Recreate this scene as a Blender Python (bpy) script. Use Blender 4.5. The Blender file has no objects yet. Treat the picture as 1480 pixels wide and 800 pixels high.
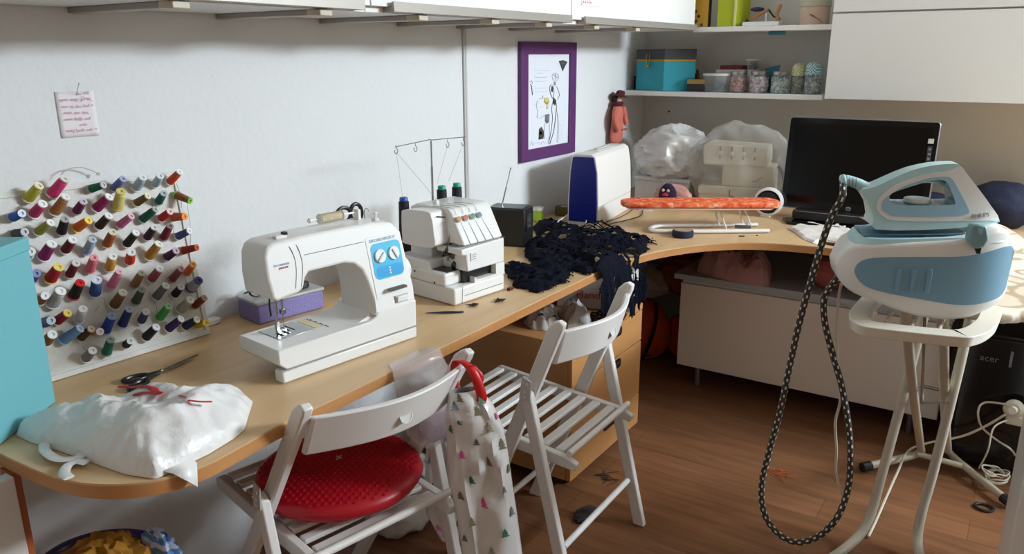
import bpy, bmesh, math, random
import numpy as np
from mathutils import Vector, Matrix, noise
R_ = math.radians
random.seed(7)
S = bpy.context.scene
C = S.collection

# ------------------------------------------------------------------ camera
YAW, PIT, ROLL, FPX = 0.58556, 0.275734, 0.004013, 1135.98
CAMZ = 1.41
_f = Vector((math.cos(PIT)*math.cos(YAW), math.cos(PIT)*math.sin(YAW), -math.sin(PIT)))
_r = Vector((math.sin(YAW), -math.cos(YAW), 0))
_d = _f.cross(_r)
_r2 = _r*math.cos(ROLL) + _d*math.sin(ROLL)
_d2 = -_r*math.sin(ROLL) + _d*math.cos(ROLL)
EYE = Vector((0, 0, CAMZ))
cam = bpy.data.objects.new('camera', bpy.data.cameras.new('camera'))
C.objects.link(cam)
cam.data.sensor_width = 36
cam.data.lens = FPX/1480*36
cam.data.clip_start = .05
cam.matrix_world = Matrix(((_r2.x, -_d2.x, -_f.x, 0), (_r2.y, -_d2.y, -_f.y, 0), (_r2.z, -_d2.z, -_f.z, CAMZ), (0, 0, 0, 1)))
S.camera = cam

# surveying helpers: sight line through a photo point, met with a real plane of the room
def sight(u, v): return _r2*((u-740)/FPX) + _d2*((v-400)/FPX) + _f
def Zp(u, v, h): d = sight(u, v); return EYE + d*((h-CAMZ)/d.z)
def Xp(u, v, x): d = sight(u, v); return EYE + d*(x/d.x)
def Yp(u, v, y): d = sight(u, v); return EYE + d*(y/d.y)
def Lp(u, v, P, deg, back=0.0):
    """(along, up) on the upright plane through P that runs in direction deg"""
    a = R_(deg); U = Vector((math.cos(a), math.sin(a), 0)); V = Vector((-math.sin(a), math.cos(a), 0))
    P = Vector(P); d = sight(u, v); t = ((P + V*back - EYE).dot(V))/d.dot(V); q = EYE + d*t - P
    return (q.dot(U), q.z)

# ------------------------------------------------------------------ materials
def lin(c):
    if isinstance(c, str):
        c = c.lstrip('#'); c = [int(c[i:i+2], 16)/255 for i in (0, 2, 4)]
    return tuple((x/12.92 if x <= .04045 else ((x+.055)/1.055)**2.4) for x in c) + (1,)
_M = {}
def mat(name, col, rough=.5, metal=0, spec=.5, var=0, vscale=8, bump=0, bscale=60, alpha=1, trans=0, coat=0, sheen=0, sub=0):
    if name in _M: return _M[name]
    m = bpy.data.materials.new(name); m.use_nodes = True
    nt = m.node_tree; b = nt.nodes['Principled BSDF']; L = nt.links
    c = lin(col)
    b.inputs['Base Color'].default_value = c
    b.inputs['Roughness'].default_value = rough
    b.inputs['Metallic'].default_value = metal
    b.inputs['Specular IOR Level'].default_value = spec
    b.inputs['Alpha'].default_value = alpha
    b.inputs['Transmission Weight'].default_value = trans
    b.inputs['Coat Weight'].default_value = coat
    b.inputs['Sheen Weight'].default_value = sheen
    tc = nt.nodes.new('ShaderNodeTexCoord')
    if var:
        n = nt.nodes.new('ShaderNodeTexNoise'); n.inputs['Scale'].default_value = vscale; n.inputs['Detail'].default_value = 4
        L.new(tc.outputs['Object'], n.inputs['Vector'])
        mx = nt.nodes.new('ShaderNodeMix'); mx.data_type = 'RGBA'
        mx.inputs['A'].default_value = tuple(max(0, x*(1-var)) for x in c[:3])+(1,)
        mx.inputs['B'].default_value = tuple(min(1, x*(1+var)) for x in c[:3])+(1,)
        L.new(n.outputs['Fac'], mx.inputs['Factor']); L.new(mx.outputs['Result'], b.inputs['Base Color'])
    if bump:
        n2 = nt.nodes.new('ShaderNodeTexNoise'); n2.inputs['Scale'].default_value = bscale; n2.inputs['Detail'].default_value = 5
        L.new(tc.outputs['Object'], n2.inputs['Vector'])
        bp = nt.nodes.new('ShaderNodeBump'); bp.inputs['Strength'].default_value = bump; bp.inputs['Distance'].default_value = .01
        L.new(n2.outputs['Fac'], bp.inputs['Height']); L.new(bp.outputs['Normal'], b.inputs['Normal'])
    _M[name] = m
    return m
def ramp_mat(name, build, rough=.5, **k):
    """material whose base colour comes out of build(nt, texcoord) -> socket"""
    m = mat(name, '#808080', rough, **k); nt = m.node_tree
    tc = [n for n in nt.nodes if n.bl_idname == 'ShaderNodeTexCoord'][0]
    s = build(nt, tc); nt.links.new(s, nt.nodes['Principled BSDF'].inputs['Base Color'])
    return m
def node_ramp(nt, fac, stops, const=False):
    r = nt.nodes.new('ShaderNodeValToRGB'); nt.links.new(fac, r.inputs['Fac'])
    if const: r.color_ramp.interpolation = 'CONSTANT'
    e = r.color_ramp.elements
    while len(e) < len(stops): e.new(.5)
    for k, (p, c) in enumerate(stops): e[k].position = p; e[k].color = lin(c)
    return r.outputs['Color']

# ------------------------------------------------------------------ objects
def setp(o, label=None, cat=None, group=None, kind=None):
    if label: o['label'] = label
    if cat: o['category'] = cat
    if group: o['group'] = group
    if kind: o['kind'] = kind
    return o
def thing(name, label, cat, loc=(0, 0, 0), rz=0, group=None):
    o = bpy.data.objects.new(name, None); C.objects.link(o)
    o.empty_display_size = .05
    o.location = loc; o.rotation_euler = (0, 0, R_(rz))
    setp(o, label, cat, group)
    return o
def root_of(o):
    while o.parent: o = o.parent
    return o
def rmat(o):
    return Matrix.Translation(o.location) @ Matrix.Rotation(o.rotation_euler.z, 4, 'Z')

class MB:
    def __init__(s): s.v = []; s.f = []
    def add(s, vs, fs, M=None):
        n = len(s.v)
        s.v += [tuple(M @ Vector(p)) if M is not None else tuple(p) for p in vs]
        s.f += [tuple(n+i for i in f) for f in fs]
        return s
    def box(s, lo, hi, M=None):
        x0, y0, z0 = lo; x1, y1, z1 = hi
        vs = [(x0, y0, z0), (x1, y0, z0), (x1, y1, z0), (x0, y1, z0), (x0, y0, z1), (x1, y0, z1), (x1, y1, z1), (x0, y1, z1)]
        return s.add(vs, [(0, 3, 2, 1), (4, 5, 6, 7), (0, 1, 5, 4), (1, 2, 6, 5), (2, 3, 7, 6), (3, 0, 4, 7)], M)
    def prism(s, poly, a, b, axis='y', M=None):
        """polygon of (p, q) extruded from a to b: axis y -> (p, a..b, q); x -> (a..b, p, q); z -> (p, q, a..b)"""
        def P(p, t): return {'y': (p[0], t, p[1]), 'x': (t, p[0], p[1]), 'z': (p[0], p[1], t)}[axis]
        n = len(poly)
        vs = [P(p, a) for p in poly] + [P(p, b) for p in poly]
        fs = [tuple(range(n)), tuple(range(2*n-1, n-1, -1))] + [(i, i+n, (i+1) % n+n, (i+1) % n) for i in range(n)]
        return s.add(vs, fs, M)
    def loft(s, rings, cap=True, closed=True, M=None):
        n = len(rings[0]); vs = [p for r in rings for p in r]; fs = []
        for k in range(len(rings)-1):
            for i in range(n if closed else n-1):
                j = (i+1) % n
                fs.append((k*n+i, k*n+j, (k+1)*n+j, (k+1)*n+i))
        if cap and closed: fs += [tuple(range(n-1, -1, -1)), tuple(range((len(rings)-1)*n, len(rings)*n))]
        return s.add(vs, fs, M)
    def tube(s, pts, r, n=8, flat=1.0, cap=True, up=None, M=None):
        pts = [Vector(p) for p in pts]; m = len(pts)
        rs = r if isinstance(r, (list, tuple)) else [r]*m
        rings = []; prev = None
        for i, p in enumerate(pts):
            t = (pts[min(i+1, m-1)] - pts[max(i-1, 0)])
            if t.length < 1e-9: t = Vector((0, 0, 1))
            t.normalize()
            if prev is None:
                ref = Vector(up) if up else (Vector((0, 0, 1)) if abs(t.z) < .9 else Vector((1, 0, 0)))
                a = t.cross(ref).normalized()
            else:
                a = prev - t*prev.dot(t)
                a = a.normalized() if a.length > 1e-6 else t.orthogonal().normalized()
            prev = a; b = t.cross(a)
            rings.append([p + a*(math.cos(2*math.pi*k/n)*rs[i]) + b*(math.sin(2*math.pi*k/n)*rs[i]*flat) for k in range(n)])
        return s.loft(rings, cap, True, M)
    def bar(s, p0, p1, w, h, up=(0, 0, 1), M=None):
        """rectangular bar from p0 to p1, w across, h along up"""
        p0, p1 = Vector(p0), Vector(p1); t = (p1-p0).normalized(); a = t.cross(Vector(up)).normalized(); b = a.cross(t)
        r = lambda p: [p+a*w/2+b*h/2, p-a*w/2+b*h/2, p-a*w/2-b*h/2, p+a*w/2-b*h/2]
        return s.loft([r(p0), r(p1)], True, True, M)
    def lathe(s, prof, base=(0, 0, 0), axis=(0, 0, 1), n=20, cap=True, M=None):
        base = Vector(base); ax = Vector(axis).normalized(); a = ax.orthogonal().normalized(); b = ax.cross(a)
        rings = [[base + ax*z + (a*math.cos(2*math.pi*k/n) + b*math.sin(2*math.pi*k/n))*max(r, 1e-5) for k in range(n)] for r, z in prof]
        return s.loft(rings, cap, True, M)
    def ball(s, c, r, n=12, m=8, M=None):
        rx, ry, rz = r if isinstance(r, (tuple, list)) else (r, r, r); c = Vector(c)
        rings = [[c + Vector((rx*math.sin(math.pi*j/m)*math.cos(2*math.pi*k/n), ry*math.sin(math.pi*j/m)*math.sin(2*math.pi*k/n), -rz*math.cos(math.pi*j/m))) for k in range(n)] for j in range(1, m)]
        s.loft(rings, False, True, M)
        q = len(s.v)-n*(m-1); lo, hi = c-Vector((0, 0, rz)), c+Vector((0, 0, rz))
        if M is not None: lo, hi = M @ lo, M @ hi
        s.v += [tuple(lo), tuple(hi)]; a = len(s.v)-2
        s.f += [(a, q+(k+1) % n, q+k) for k in range(n)] + [(a+1, q+n*(m-2)+k, q+n*(m-2)+(k+1) % n) for k in range(n)]
        return s
    def build(s, name, m, parent=None, world=False, bevel=0, seg=2, sub=0, solid=0, ang=35, smooth=True, **props):
        me = bpy.data.meshes.new(name)
        vs = s.v
        if world and parent is not None:
            inv = rmat(root_of(parent)).inverted(); vs = [tuple(inv @ Vector(p)) for p in vs]
        me.from_pydata(vs, [], s.f); me.validate(); 
        bm = bmesh.new(); bm.from_mesh(me); bmesh.ops.recalc_face_normals(bm, faces=bm.faces); bm.to_mesh(me); bm.free()
        if smooth:
            me.shade_smooth()
            if not sub: me.set_sharp_from_angle(angle=R_(ang))
        o = bpy.data.objects.new(name, me); C.objects.link(o)
        if m is not None:
            for mm in (m if isinstance(m, (list, tuple)) else [m]): me.materials.append(mm)
        if parent is not None: o.parent = parent
        if solid:
            k = o.modifiers.new('solid', 'SOLIDIFY'); k.thickness = solid; k.offset = 0
        if bevel:
            k = o.modifiers.new('bevel', 'BEVEL'); k.width = bevel; k.segments = seg; k.limit_method = 'ANGLE'; k.angle_limit = R_(40)
        if sub:
            k = o.modifiers.new('sub', 'SUBSURF'); k.levels = sub; k.render_levels = sub
        setp(o, **props)
        return o
def struct(name, mb, m, parent=None, bevel=0, **k):
    o = mb.build(name, m, parent, bevel=bevel, **k); o['kind'] = 'structure'; return o
def spline(pts, n=8):
    pts = [Vector(p) for p in pts]; out = []
    P = [pts[0]*2-pts[1]] + pts + [pts[-1]*2-pts[-2]]
    for i in range(1, len(P)-2):
        for k in range(n):
            t = k/n; a, b, c, d = P[i-1], P[i], P[i+1], P[i+2]
            out.append(.5*((2*b)+(c-a)*t+(2*a-5*b+4*c-d)*t*t+(3*b-a-3*c+d)*t**3))
    out.append(pts[-1]); return out
def sp2(pts, n=6, closed=False):
    """smooth 2D outline"""
    if closed:
        m = len(pts); P = [Vector((*pts[i % m], 0)) for i in range(-1, m+2)]; out = []
        for i in range(1, m+1):
            a, b, c, d = P[i-1], P[i], P[i+1], P[i+2]
            for k in range(n):
                t = k/n; q = .5*((2*b)+(c-a)*t+(2*a-5*b+4*c-d)*t*t+(3*b-a-3*c+d)*t**3); out.append((q.x, q.y))
        return out
    return [(p.x, p.y) for p in spline([(x, y, 0) for x, y in pts], n)]
def rrect(x0, y0, x1, y1, r, n=5):
    out = []
    for cx, cy, a in ((x1-r, y0+r, -90), (x1-r, y1-r, 0), (x0+r, y1-r, 90), (x0+r, y0+r, 180)):
        out += [(cx+r*math.cos(R_(a+90*k/n)), cy+r*math.sin(R_(a+90*k/n))) for k in range(n+1)]
    return out
def inside(p, poly):
    x, y = p[0], p[1]; c = False; j = len(poly)-1
    for i in range(len(poly)):
        a, b = poly[i], poly[j]
        if (a[1] > y) != (b[1] > y) and x < (b[0]-a[0])*(y-a[1])/(b[1]-a[1])+a[0]: c = not c
        j = i
    return c
def snap_edge(p, poly):
    best = (9, p); px, py = p[0], p[1]
    for i in range(len(poly)):
        a, b = poly[i], poly[(i+1) % len(poly)]
        dx, dy = b[0]-a[0], b[1]-a[1]; L = dx*dx+dy*dy
        t = max(0, min(1, ((px-a[0])*dx+(py-a[1])*dy)/L)) if L else 0
        d = math.hypot(px-a[0]-dx*t, py-a[1]-dy*t)
        if d < best[0]: best = (d, (a[0]+dx*t, a[1]+dy*t))
    return best[1]
def edge_dist(p, poly):
    best = 9; px, py = p[0], p[1]
    for i in range(len(poly)):
        a, b = poly[i], poly[(i+1) % len(poly)]
        dx, dy = b[0]-a[0], b[1]-a[1]; L = dx*dx+dy*dy
        t = max(0, min(1, ((px-a[0])*dx+(py-a[1])*dy)/L)) if L else 0
        best = min(best, math.hypot(px-a[0]-dx*t, py-a[1]-dy*t))
    return best
def fold(x, y, z, sc, seed=0):
    """ridged noise 0..1 for crumples"""
    v = Vector((x*sc+seed*7.3, y*sc+seed*3.1, z*sc+seed))
    return 1-min(1, abs(noise.noise(v))*2.2)
def pillow(poly, z0, H, step=.008, amp=.012, sc=14, seed=1, edge=.05, lo=.002, zf=None, power=.6):
    """filled, crumpled sack lying on a surface: poly is the plan outline"""
    xs = [p[0] for p in poly]; ys = [p[1] for p in poly]
    nx = int((max(xs)-min(xs))/step)+2; ny = int((max(ys)-min(ys))/step)+2
    idx = {}; mb = MB(); top = []; bot = []
    for i in range(nx):
        for j in range(ny):
            p = (min(xs)+i*step, min(ys)+j*step)
            if inside(p, poly):
                d = min(1, edge_dist(p, poly)/edge)
                k = d**power
                h = H(p) if callable(H) else H
                n1 = fold(p[0], p[1], 0, sc, seed); n2 = fold(p[0], p[1], 0, sc*2.7, seed+3)
                z = z0 + lo + h*k*(.82+.18*noise.noise(Vector((p[0]*6, p[1]*6, seed)))) + amp*k**.5*(n1-.5) + amp*.4*(n2-.5)
                idx[i, j] = len(top); top.append((p[0], p[1], max(z, z0+.003))); bot.append((p[0], p[1], z0+.0005))
    n = len(top); mb.v = top+bot
    for (i, j), a in idx.items():
        b, c, d = idx.get((i+1, j)), idx.get((i+1, j+1)), idx.get((i, j+1))
        if None not in (b, c, d):
            mb.f.append((a, b, c, d)); mb.f.append((a+n, d+n, c+n, b+n))
    bnd = {}
    for f in [f for f in mb.f if f[0] < n]:
        for k in range(4):
            e = (f[k], f[(k+1) % 4]); r = (e[1], e[0])
            if r in bnd: del bnd[r]
            else: bnd[e] = 1
    for a, b in bnd: mb.f.append((a, b, b+n, a+n)[::-1])
    for a in {e[0] for e in bnd}:
        x, y = snap_edge(top[a], poly); mb.v[a] = (x, y, z0+.0022); mb.v[a+n] = (x, y, z0+.0005)
    return mb
def lump(c, r, seed=1, amp=.12, sc=2.2, n=40, m=26, flatb=None, ridge=True):
    """crumpled cloth or plastic mass as one closed skin"""
    mb = MB(); rx, ry, rz = r
    for j in range(m+1):
        for k in range(n):
            th = math.pi*j/m; ph = 2*math.pi*k/n
            d = Vector((math.sin(th)*math.cos(ph), math.sin(th)*math.sin(ph), math.cos(th)))
            q = d*sc+Vector((seed*5.1, seed*2.3, seed*1.7))
            a = (1-abs(noise.noise(q))*2)*.6+(1-abs(noise.noise(q*2.3))*2)*.3+noise.noise(q*.7)*.5 if ridge else noise.noise(q)
            s_ = 1+amp*a
            p = Vector((c[0]+rx*d.x*s_, c[1]+ry*d.y*s_, c[2]+rz*d.z*s_))
            if flatb is not None and p.z < flatb: p.z = flatb
            mb.v.append(tuple(p))
    for j in range(m):
        for k in range(n):
            mb.f.append((j*n+k, (j+1)*n+k, (j+1)*n+(k+1) % n, j*n+(k+1) % n))
    return mb
def text(body, size, origin, right, up, m, parent, name='lettering', depth=.0004, align='CENTER', shear=0, world=True, off=0):
    cu = bpy.data.curves.new(name, 'FONT'); cu.body = body; cu.size = size; cu.extrude = depth; cu.align_x = align; cu.align_y = 'CENTER'; cu.shear = shear; cu.offset = off
    cu.resolution_u = 2
    t = bpy.data.objects.new(name, cu); me = bpy.data.meshes.new_from_object(t); bpy.data.objects.remove(t)
    r = Vector(right).normalized(); u = Vector(up).normalized(); nrm = r.cross(u)
    Mx = Matrix(((r.x, u.x, nrm.x, origin[0]), (r.y, u.y, nrm.y, origin[1]), (r.z, u.z, nrm.z, origin[2]), (0, 0, 0, 1)))
    if world and parent is not None: Mx = rmat(root_of(parent)).inverted() @ Mx
    me.transform(Mx); me.materials.clear(); me.materials.append(m); me.name = name
    o = bpy.data.objects.new(name, me); C.objects.link(o)
    if parent is not None: o.parent = parent
    return o
# ================================================================== the room
WY, BX = 1.756, 3.90      # left wall plane y, back wall plane x
DT = .73                  # desk top
m_wall = mat('plaster white', '#dcdddd', .85, var=.02, vscale=3, bump=.18, bscale=45, spec=.2)
m_wallb = mat('plaster white back', '#d6d2ca', .85, var=.02, vscale=3, bump=.2, bscale=45, spec=.2)
m_white = mat('white lacquer', '#e9e8e4', .35, spec=.4)
m_taupe = mat('shade-toned aluminium', '#a09a92', .45, metal=.4)  # taupe puts the shade under the cabinets into the metal's base colour
def woodfn(c0, c1, sx, sy, sz, dist=2.0):
    def b(nt, tc):
        mp = nt.nodes.new('ShaderNodeMapping'); mp.inputs['Scale'].default_value = (sx, sy, sz)
        n = nt.nodes.new('ShaderNodeTexNoise'); n.inputs['Scale'].default_value = 1; n.inputs['Detail'].default_value = 6; n.inputs['Distortion'].default_value = dist
        nt.links.new(tc.outputs['Object'], mp.inputs['Vector']); nt.links.new(mp.outputs['Vector'], n.inputs['Vector'])
        return node_ramp(nt, n.outputs['Fac'], [(.3, c0), (.7, c1)])
    return b
m_desk = ramp_mat('birch desk veneer', woodfn('#cca779', '#d9b88d', 1.5, 12, 4, 1.2), .38, spec=.4)
m_edge = ramp_mat('beech edge band', woodfn('#b57d48', '#c48c56', 2, 2, 20, .5), .45)
m_ply = ramp_mat('alder drawer fronts', woodfn('#b98550', '#c4905b', 1.2, 1.2, 9, .8), .45, spec=.35)
def floorfn(nt, tc):
    mp = nt.nodes.new('ShaderNodeMapping'); mp.inputs['Rotation'].default_value = (0, 0, R_(90))
    nt.links.new(tc.outputs['Object'], mp.inputs['Vector'])
    br = nt.nodes.new('ShaderNodeTexBrick'); br.inputs['Scale'].default_value = 1; br.offset = .37
    br.inputs['Brick Width'].default_value = 1.1; br.inputs['Row Height'].default_value = .13; br.inputs['Mortar Size'].default_value = .0012; br.inputs['Bias'].default_value = 0
    br.inputs['Color1'].default_value = lin('#865a3c'); br.inputs['Color2'].default_value = lin('#926445'); br.inputs['Mortar'].default_value = lin('#6a4429')
    nt.links.new(mp.outputs['Vector'], br.inputs['Vector'])
    mp2 = nt.nodes.new('ShaderNodeMapping'); mp2.inputs['Scale'].default_value = (14, 1.2, 1)
    n = nt.nodes.new('ShaderNodeTexNoise'); n.inputs['Scale'].default_value = 1.5; n.inputs['Detail'].default_value = 6; n.inputs['Distortion'].default_value = 1.5
    nt.links.new(tc.outputs['Object'], mp2.inputs['Vector']); nt.links.new(mp2.outputs['Vector'], n.inputs['Vector'])
    g = node_ramp(nt, n.outputs['Fac'], [(.3, '#c9c9c9'), (.7, '#ffffff')])
    mx = nt.nodes.new('ShaderNodeMix'); mx.data_type = 'RGBA'; mx.blend_type = 'MULTIPLY'; mx.inputs['Factor'].default_value = 1
    nt.links.new(br.outputs['Color'], mx.inputs['A']); nt.links.new(g, mx.inputs['B'])
    return mx.outputs['Result']
m_floor = ramp_mat('laminate floor', floorfn, .38, spec=.4)

struct('floor', MB().box((-1.5, -2.5, -.05), (BX+.1, WY+.1, 0)), m_floor)
struct('wall_left', MB().box((-1.5, WY, 0), (BX+.1, WY+.1, 2.6)), m_wall)
struct('wall_back', MB().box((BX, -2.5, 0), (BX+.1, WY, 2.6)), m_wallb)
struct('ceiling', MB().box((-1.5, -2.5, 2.6), (BX+.1, WY+.1, 2.65)), mat('ceiling paint', '#e8e6e0', .9))
# right-hand wall with the window the daylight comes through (outside the frame)
m_wr = mat('plaster right', '#d8d4cc', .9)
WX0, WX1, WZ0, WZ1, WRY = 2.65, 3.87, 1.95, 2.58, -2.4
struct('wall_right', MB().box((-1.5, WRY-.1, 0), (WX0, WRY, 2.6)).box((WX1, WRY-.1, 0), (BX+.1, WRY, 2.6)).box((WX0, WRY-.1, 0), (WX1, WRY, WZ0)).box((WX0, WRY-.1, WZ1), (WX1, WRY, 2.6)), m_wr)
w = struct('window_1', MB().box((WX0, WRY-.06, WZ0), (WX1, WRY-.02, WZ0+.05)).box((WX0, WRY-.06, WZ1-.05), (WX1, WRY-.02, WZ1)).box((WX0, WRY-.06, WZ0), (WX0+.05, WRY-.02, WZ1)).box((WX1-.05, WRY-.06, WZ0), (WX1, WRY-.02, WZ1)), m_white)
# panel joint strip on the left wall
struct('trim_1', MB().box((2.332, WY-.008, DT), (2.352, WY, 1.52)).box((2.338, WY-.011, DT), (2.346, WY-.007, 1.52)), mat('joint strip', '#c9c8c4', .6), bevel=.002)

# ------------------------------------------------------------------ wall cabinets
def wall_cabinet(x0, x1, hx0, hx1, label):
    t = thing('wall_cabinet', label, 'cabinet', (x0, 1.40, 1.505), group='white wall cabinets on the left wall')
    MB().box((x0+.001, 1.402, 1.51), (x1-.001, WY-.001, 2.25)).build('body', m_white, t, world=True, bevel=.001)
    d = MB().box((x0+.002, 1.382, 1.524), (x1-.002, 1.400, 2.25)).build('door', m_white, t, world=True, bevel=.0015)
    MB().prism([(1.366, 1.512), (1.400, 1.512), (1.400, 1.524), (1.374, 1.524), (1.374, 1.536), (1.366, 1.536)], hx0, hx1, 'x').build('handle', m_taupe, d, world=True, bevel=.0008, label='long taupe metal handle strip')
wall_cabinet(.20, 1.475, .26, 1.44, 'white wall cabinet nearest the camera, above the thread board and white sewing machine')
wall_cabinet(1.475, 2.455, 1.54, 2.435, 'middle white wall cabinet, above the overlock machine')
wall_cabinet(2.455, 3.60, 2.53, 3.59, 'white wall cabinet in the corner above the purple picture frame')
for u0, v0, u1 in ((257, 12, 303), (464, 23, 497), (610, 30, 635), (723, 35, 743), (796, 39, 818), (866, 42.5, 881), (925, 45.5, 937)):
    a = Zp(u0, v0, 1.495); b = Zp(u1, v0, 1.495)
    i = [257, 464, 610, 723, 796, 866, 925].index(u0)
    nm = ['nearest the camera', 'second from the camera', 'third from the camera', 'left of the purple frame', 'just above the purple frame', 'right of the purple frame', 'closest to the room corner'][i]
    xm = (a.x+b.x)/2
    t = thing('cabinet_lamp', 'slim taupe bar lamp under the wall cabinets, %s' % nm, 'lamp', (xm, 1.5, 1.485), group='bar lamps under the wall cabinets')
    MB().box((xm-.018, 1.43, 1.497), (xm+.02, 1.755, 1.51)).build('bar', m_taupe, t, world=True, bevel=.002)
    MB().box((xm-.019, 1.385, 1.496), (xm+.019, 1.43, 1.51)).build('end_block', mat('lamp block', '#c8bca8', .5), t, world=True, bevel=.002)

# back shelves and right cabinet
SX = 3.63
setp(MB().box((SX, .79, 1.505), (BX-.001, 1.40, 1.527)).build('shelf_board', m_white, bevel=.002), 'upper white shelf board in the corner, beside the wall cabinet', 'shelf')
setp(MB().box((SX, .80, 1.214), (BX-.001, WY-.001, 1.236)).build('shelf_board', m_white, bevel=.002), 'lower white shelf board in the corner holding the jars and turquoise box', 'shelf')
t = thing('flap_cabinet', 'wide white wall cabinet with flap door over the monitor on the back wall', 'cabinet', (SX, .1, 1.22))
MB().box((SX+.003, -.9, 1.222), (BX-.001, .785, 2.25)).build('body', m_white, t, world=True, bevel=.001)
MB().box((SX-.018, -.9, 1.222), (SX+.001, .787, 1.567)).build('door', m_white, t, world=True, bevel=.0015, label='lower flap door')
MB().box((SX-.018, -.9, 1.574), (SX+.001, .787, 2.25)).build('door', m_white, t, world=True, bevel=.0015, label='upper door')

# ------------------------------------------------------------------ desk
px = [(860, 395), (900, 373), (935, 362), (960, 356), (985, 352), (1037, 346.5), (1090, 348), (1150, 353), (1200, 358)]
curve = [(2.12, 1.128), (2.30, 1.126), (2.42, 1.113), (2.54, 1.086), (2.66, 1.035), (2.77, .965), (2.86, .87), (2.915, .76), (2.94, .64), (2.95, .50), (2.95, .35), (2.95, -.9)]
left = [(1.118, 1.130), (.908, 1.130), (.80, 1.122), (.724, 1.118), (.66, 1.135), (.61, 1.175), (.573, 1.24), (.556, 1.32), (.550, 1.42), (.548, 1.50)]
outl = sp2(curve[:10], 5) + curve[10:] + [(BX-.002, -.9), (BX-.002, WY-.002), (.50, WY-.002)] + sp2(left[::-1], 5)
t = thing('corner_desk', 'long birch veneer corner desk running along two walls', 'desk', (2.2, 1.3, 0))
MB().prism(outl, DT-.004, DT, 'z').build('desktop', m_desk, t, world=True)
MB().prism([(x, y) for x, y in outl], DT-.028, DT-.004, 'z').build('edge_band', m_edge, t, world=True, label='orange-brown beech desk edge')
MB().box((.544, 1.425, 0), (.560, 1.462, .701)).build('side_panel', mat('orange panel', '#a4562a', .5), t, world=True)
MB().box((.46, 1.41, 0), (.5435, 1.438, .701)).build('leg', mat('white leg', '#d8d6d2', .5), t, world=True, bevel=.002, label='white leg panel at the left end')
MB().box((2.975, -.40, 0), (3.88, -.375, .701)).build('leg', m_edge, t, world=True)
MB().box((2.6, 1.7, .3), (3.86, 1.72, .701)).build('back_panel', m_edge, t, world=True)

# ------------------------------------------------------------------ pedestal on castors
t = thing('drawer_pedestal', 'wooden three-drawer pedestal on castors under the desk', 'drawers', (2.3, 1.4, 0))
PX0, PX1, PY0, PY1 = 2.045, 2.575, 1.128, 1.70
MB().box((PX0, PY0+.018, .042), (PX1, PY1, .50)).build('body', m_ply, t, world=True, bevel=.002)
MB().box((PX0-.003, PY0, .50), (PX1+.003, PY1, .525)).build('top', m_ply, t, world=True, bevel=.003)
for k, (a, b) in enumerate(((.381, .498), (.171, .377), (.042, .167))):
    d = MB().box((PX0, PY0, a), (PX1, PY0+.017, b)).build('drawer', m_ply, t, world=True, bevel=.002)
    zc = b-.024
    for xc in (PX0+.295,):
        MB().prism(rrect(xc-.06, zc-.018, xc+.06, zc+.016, .012), PY0-.003, PY0, 'y').build('handle', mat('dark pull', '#2b2827', .35, metal=.5), d, world=True, bevel=.001, label='dark recessed pull')
        MB().prism(rrect(xc-.045, zc-.004, xc+.045, zc+.010, .006), PY0-.005, PY0-.003, 'y').build('pull_insert', mat('pull insert', '#77736f', .3, metal=.8), d, world=True)
for x in (PX0+.05, PX1-.04):
    for y in (PY0+.05, PY1-.05):
        MB().lathe([(.001, -.010), (.016, -.010), (.0185, -.006), (.0185, .006), (.016, .010), (.001, .010)], (x, y, .019), (1, .3, 0)).box((x-.010, y-.010, .030), (x+.010, y+.010, .043)).build('castor', mat('black rubber', '#15130f', .6), t, world=True)

# ------------------------------------------------------------------ low white cabinet under the desk
t = thing('low_cabinet', 'low white cabinet with grey top standing under the back of the desk', 'cabinet', (3.3, .7, 0))
MB().box((3.10, .157, .10), (3.66, 1.178, .488)).build('body', m_white, t, world=True, bevel=.002)
MB().box((3.082, .158, .10), (3.098, 1.178, .472)).build('door', mat('cabinet front', '#dcd2c6', .4), t, world=True, bevel=.002)
MB().box((3.065, .15, .49), (3.68, 1.205, .514)).build('top', mat('grey top', '#aab0b4', .35), t, world=True, bevel=.003, label='grey laminate top')
for x in (3.14, 3.6):
    for y in (.25, 1.10):
        MB().lathe([(.013, 0), (.013, .1)], (x, y, 0)).build('leg', mat('grey metal', '#8a8a8a', .35, metal=.8), t, world=True)

wb = [o for o in C.objects if o.name == 'wall_back'][0]
for u, v in ((967, 161), (1197, 171)):
    c = Xp(u, v, BX); o = MB().lathe([(.001, 0), (.005, 0), (.004, .001)], (BX, c.y, c.z), (-1, 0, 0), 10).build('screw_hole', mat('hole dark2', '#1c1814', .8), wb)
# ================================================================== left end of the desk
m_plas = mat('white plastic', '#e8e7e3', .32, spec=.45)
m_red = mat('red print', '#c8202c', .45)
m_black = mat('black plastic', '#141416', .35)
m_steel = mat('steel', '#a8a8a8', .25, metal=1)
m_ink = mat('red ink', '#c8607a', .7)
m_dark = mat('black rubber', '#15130f', .6)

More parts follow.
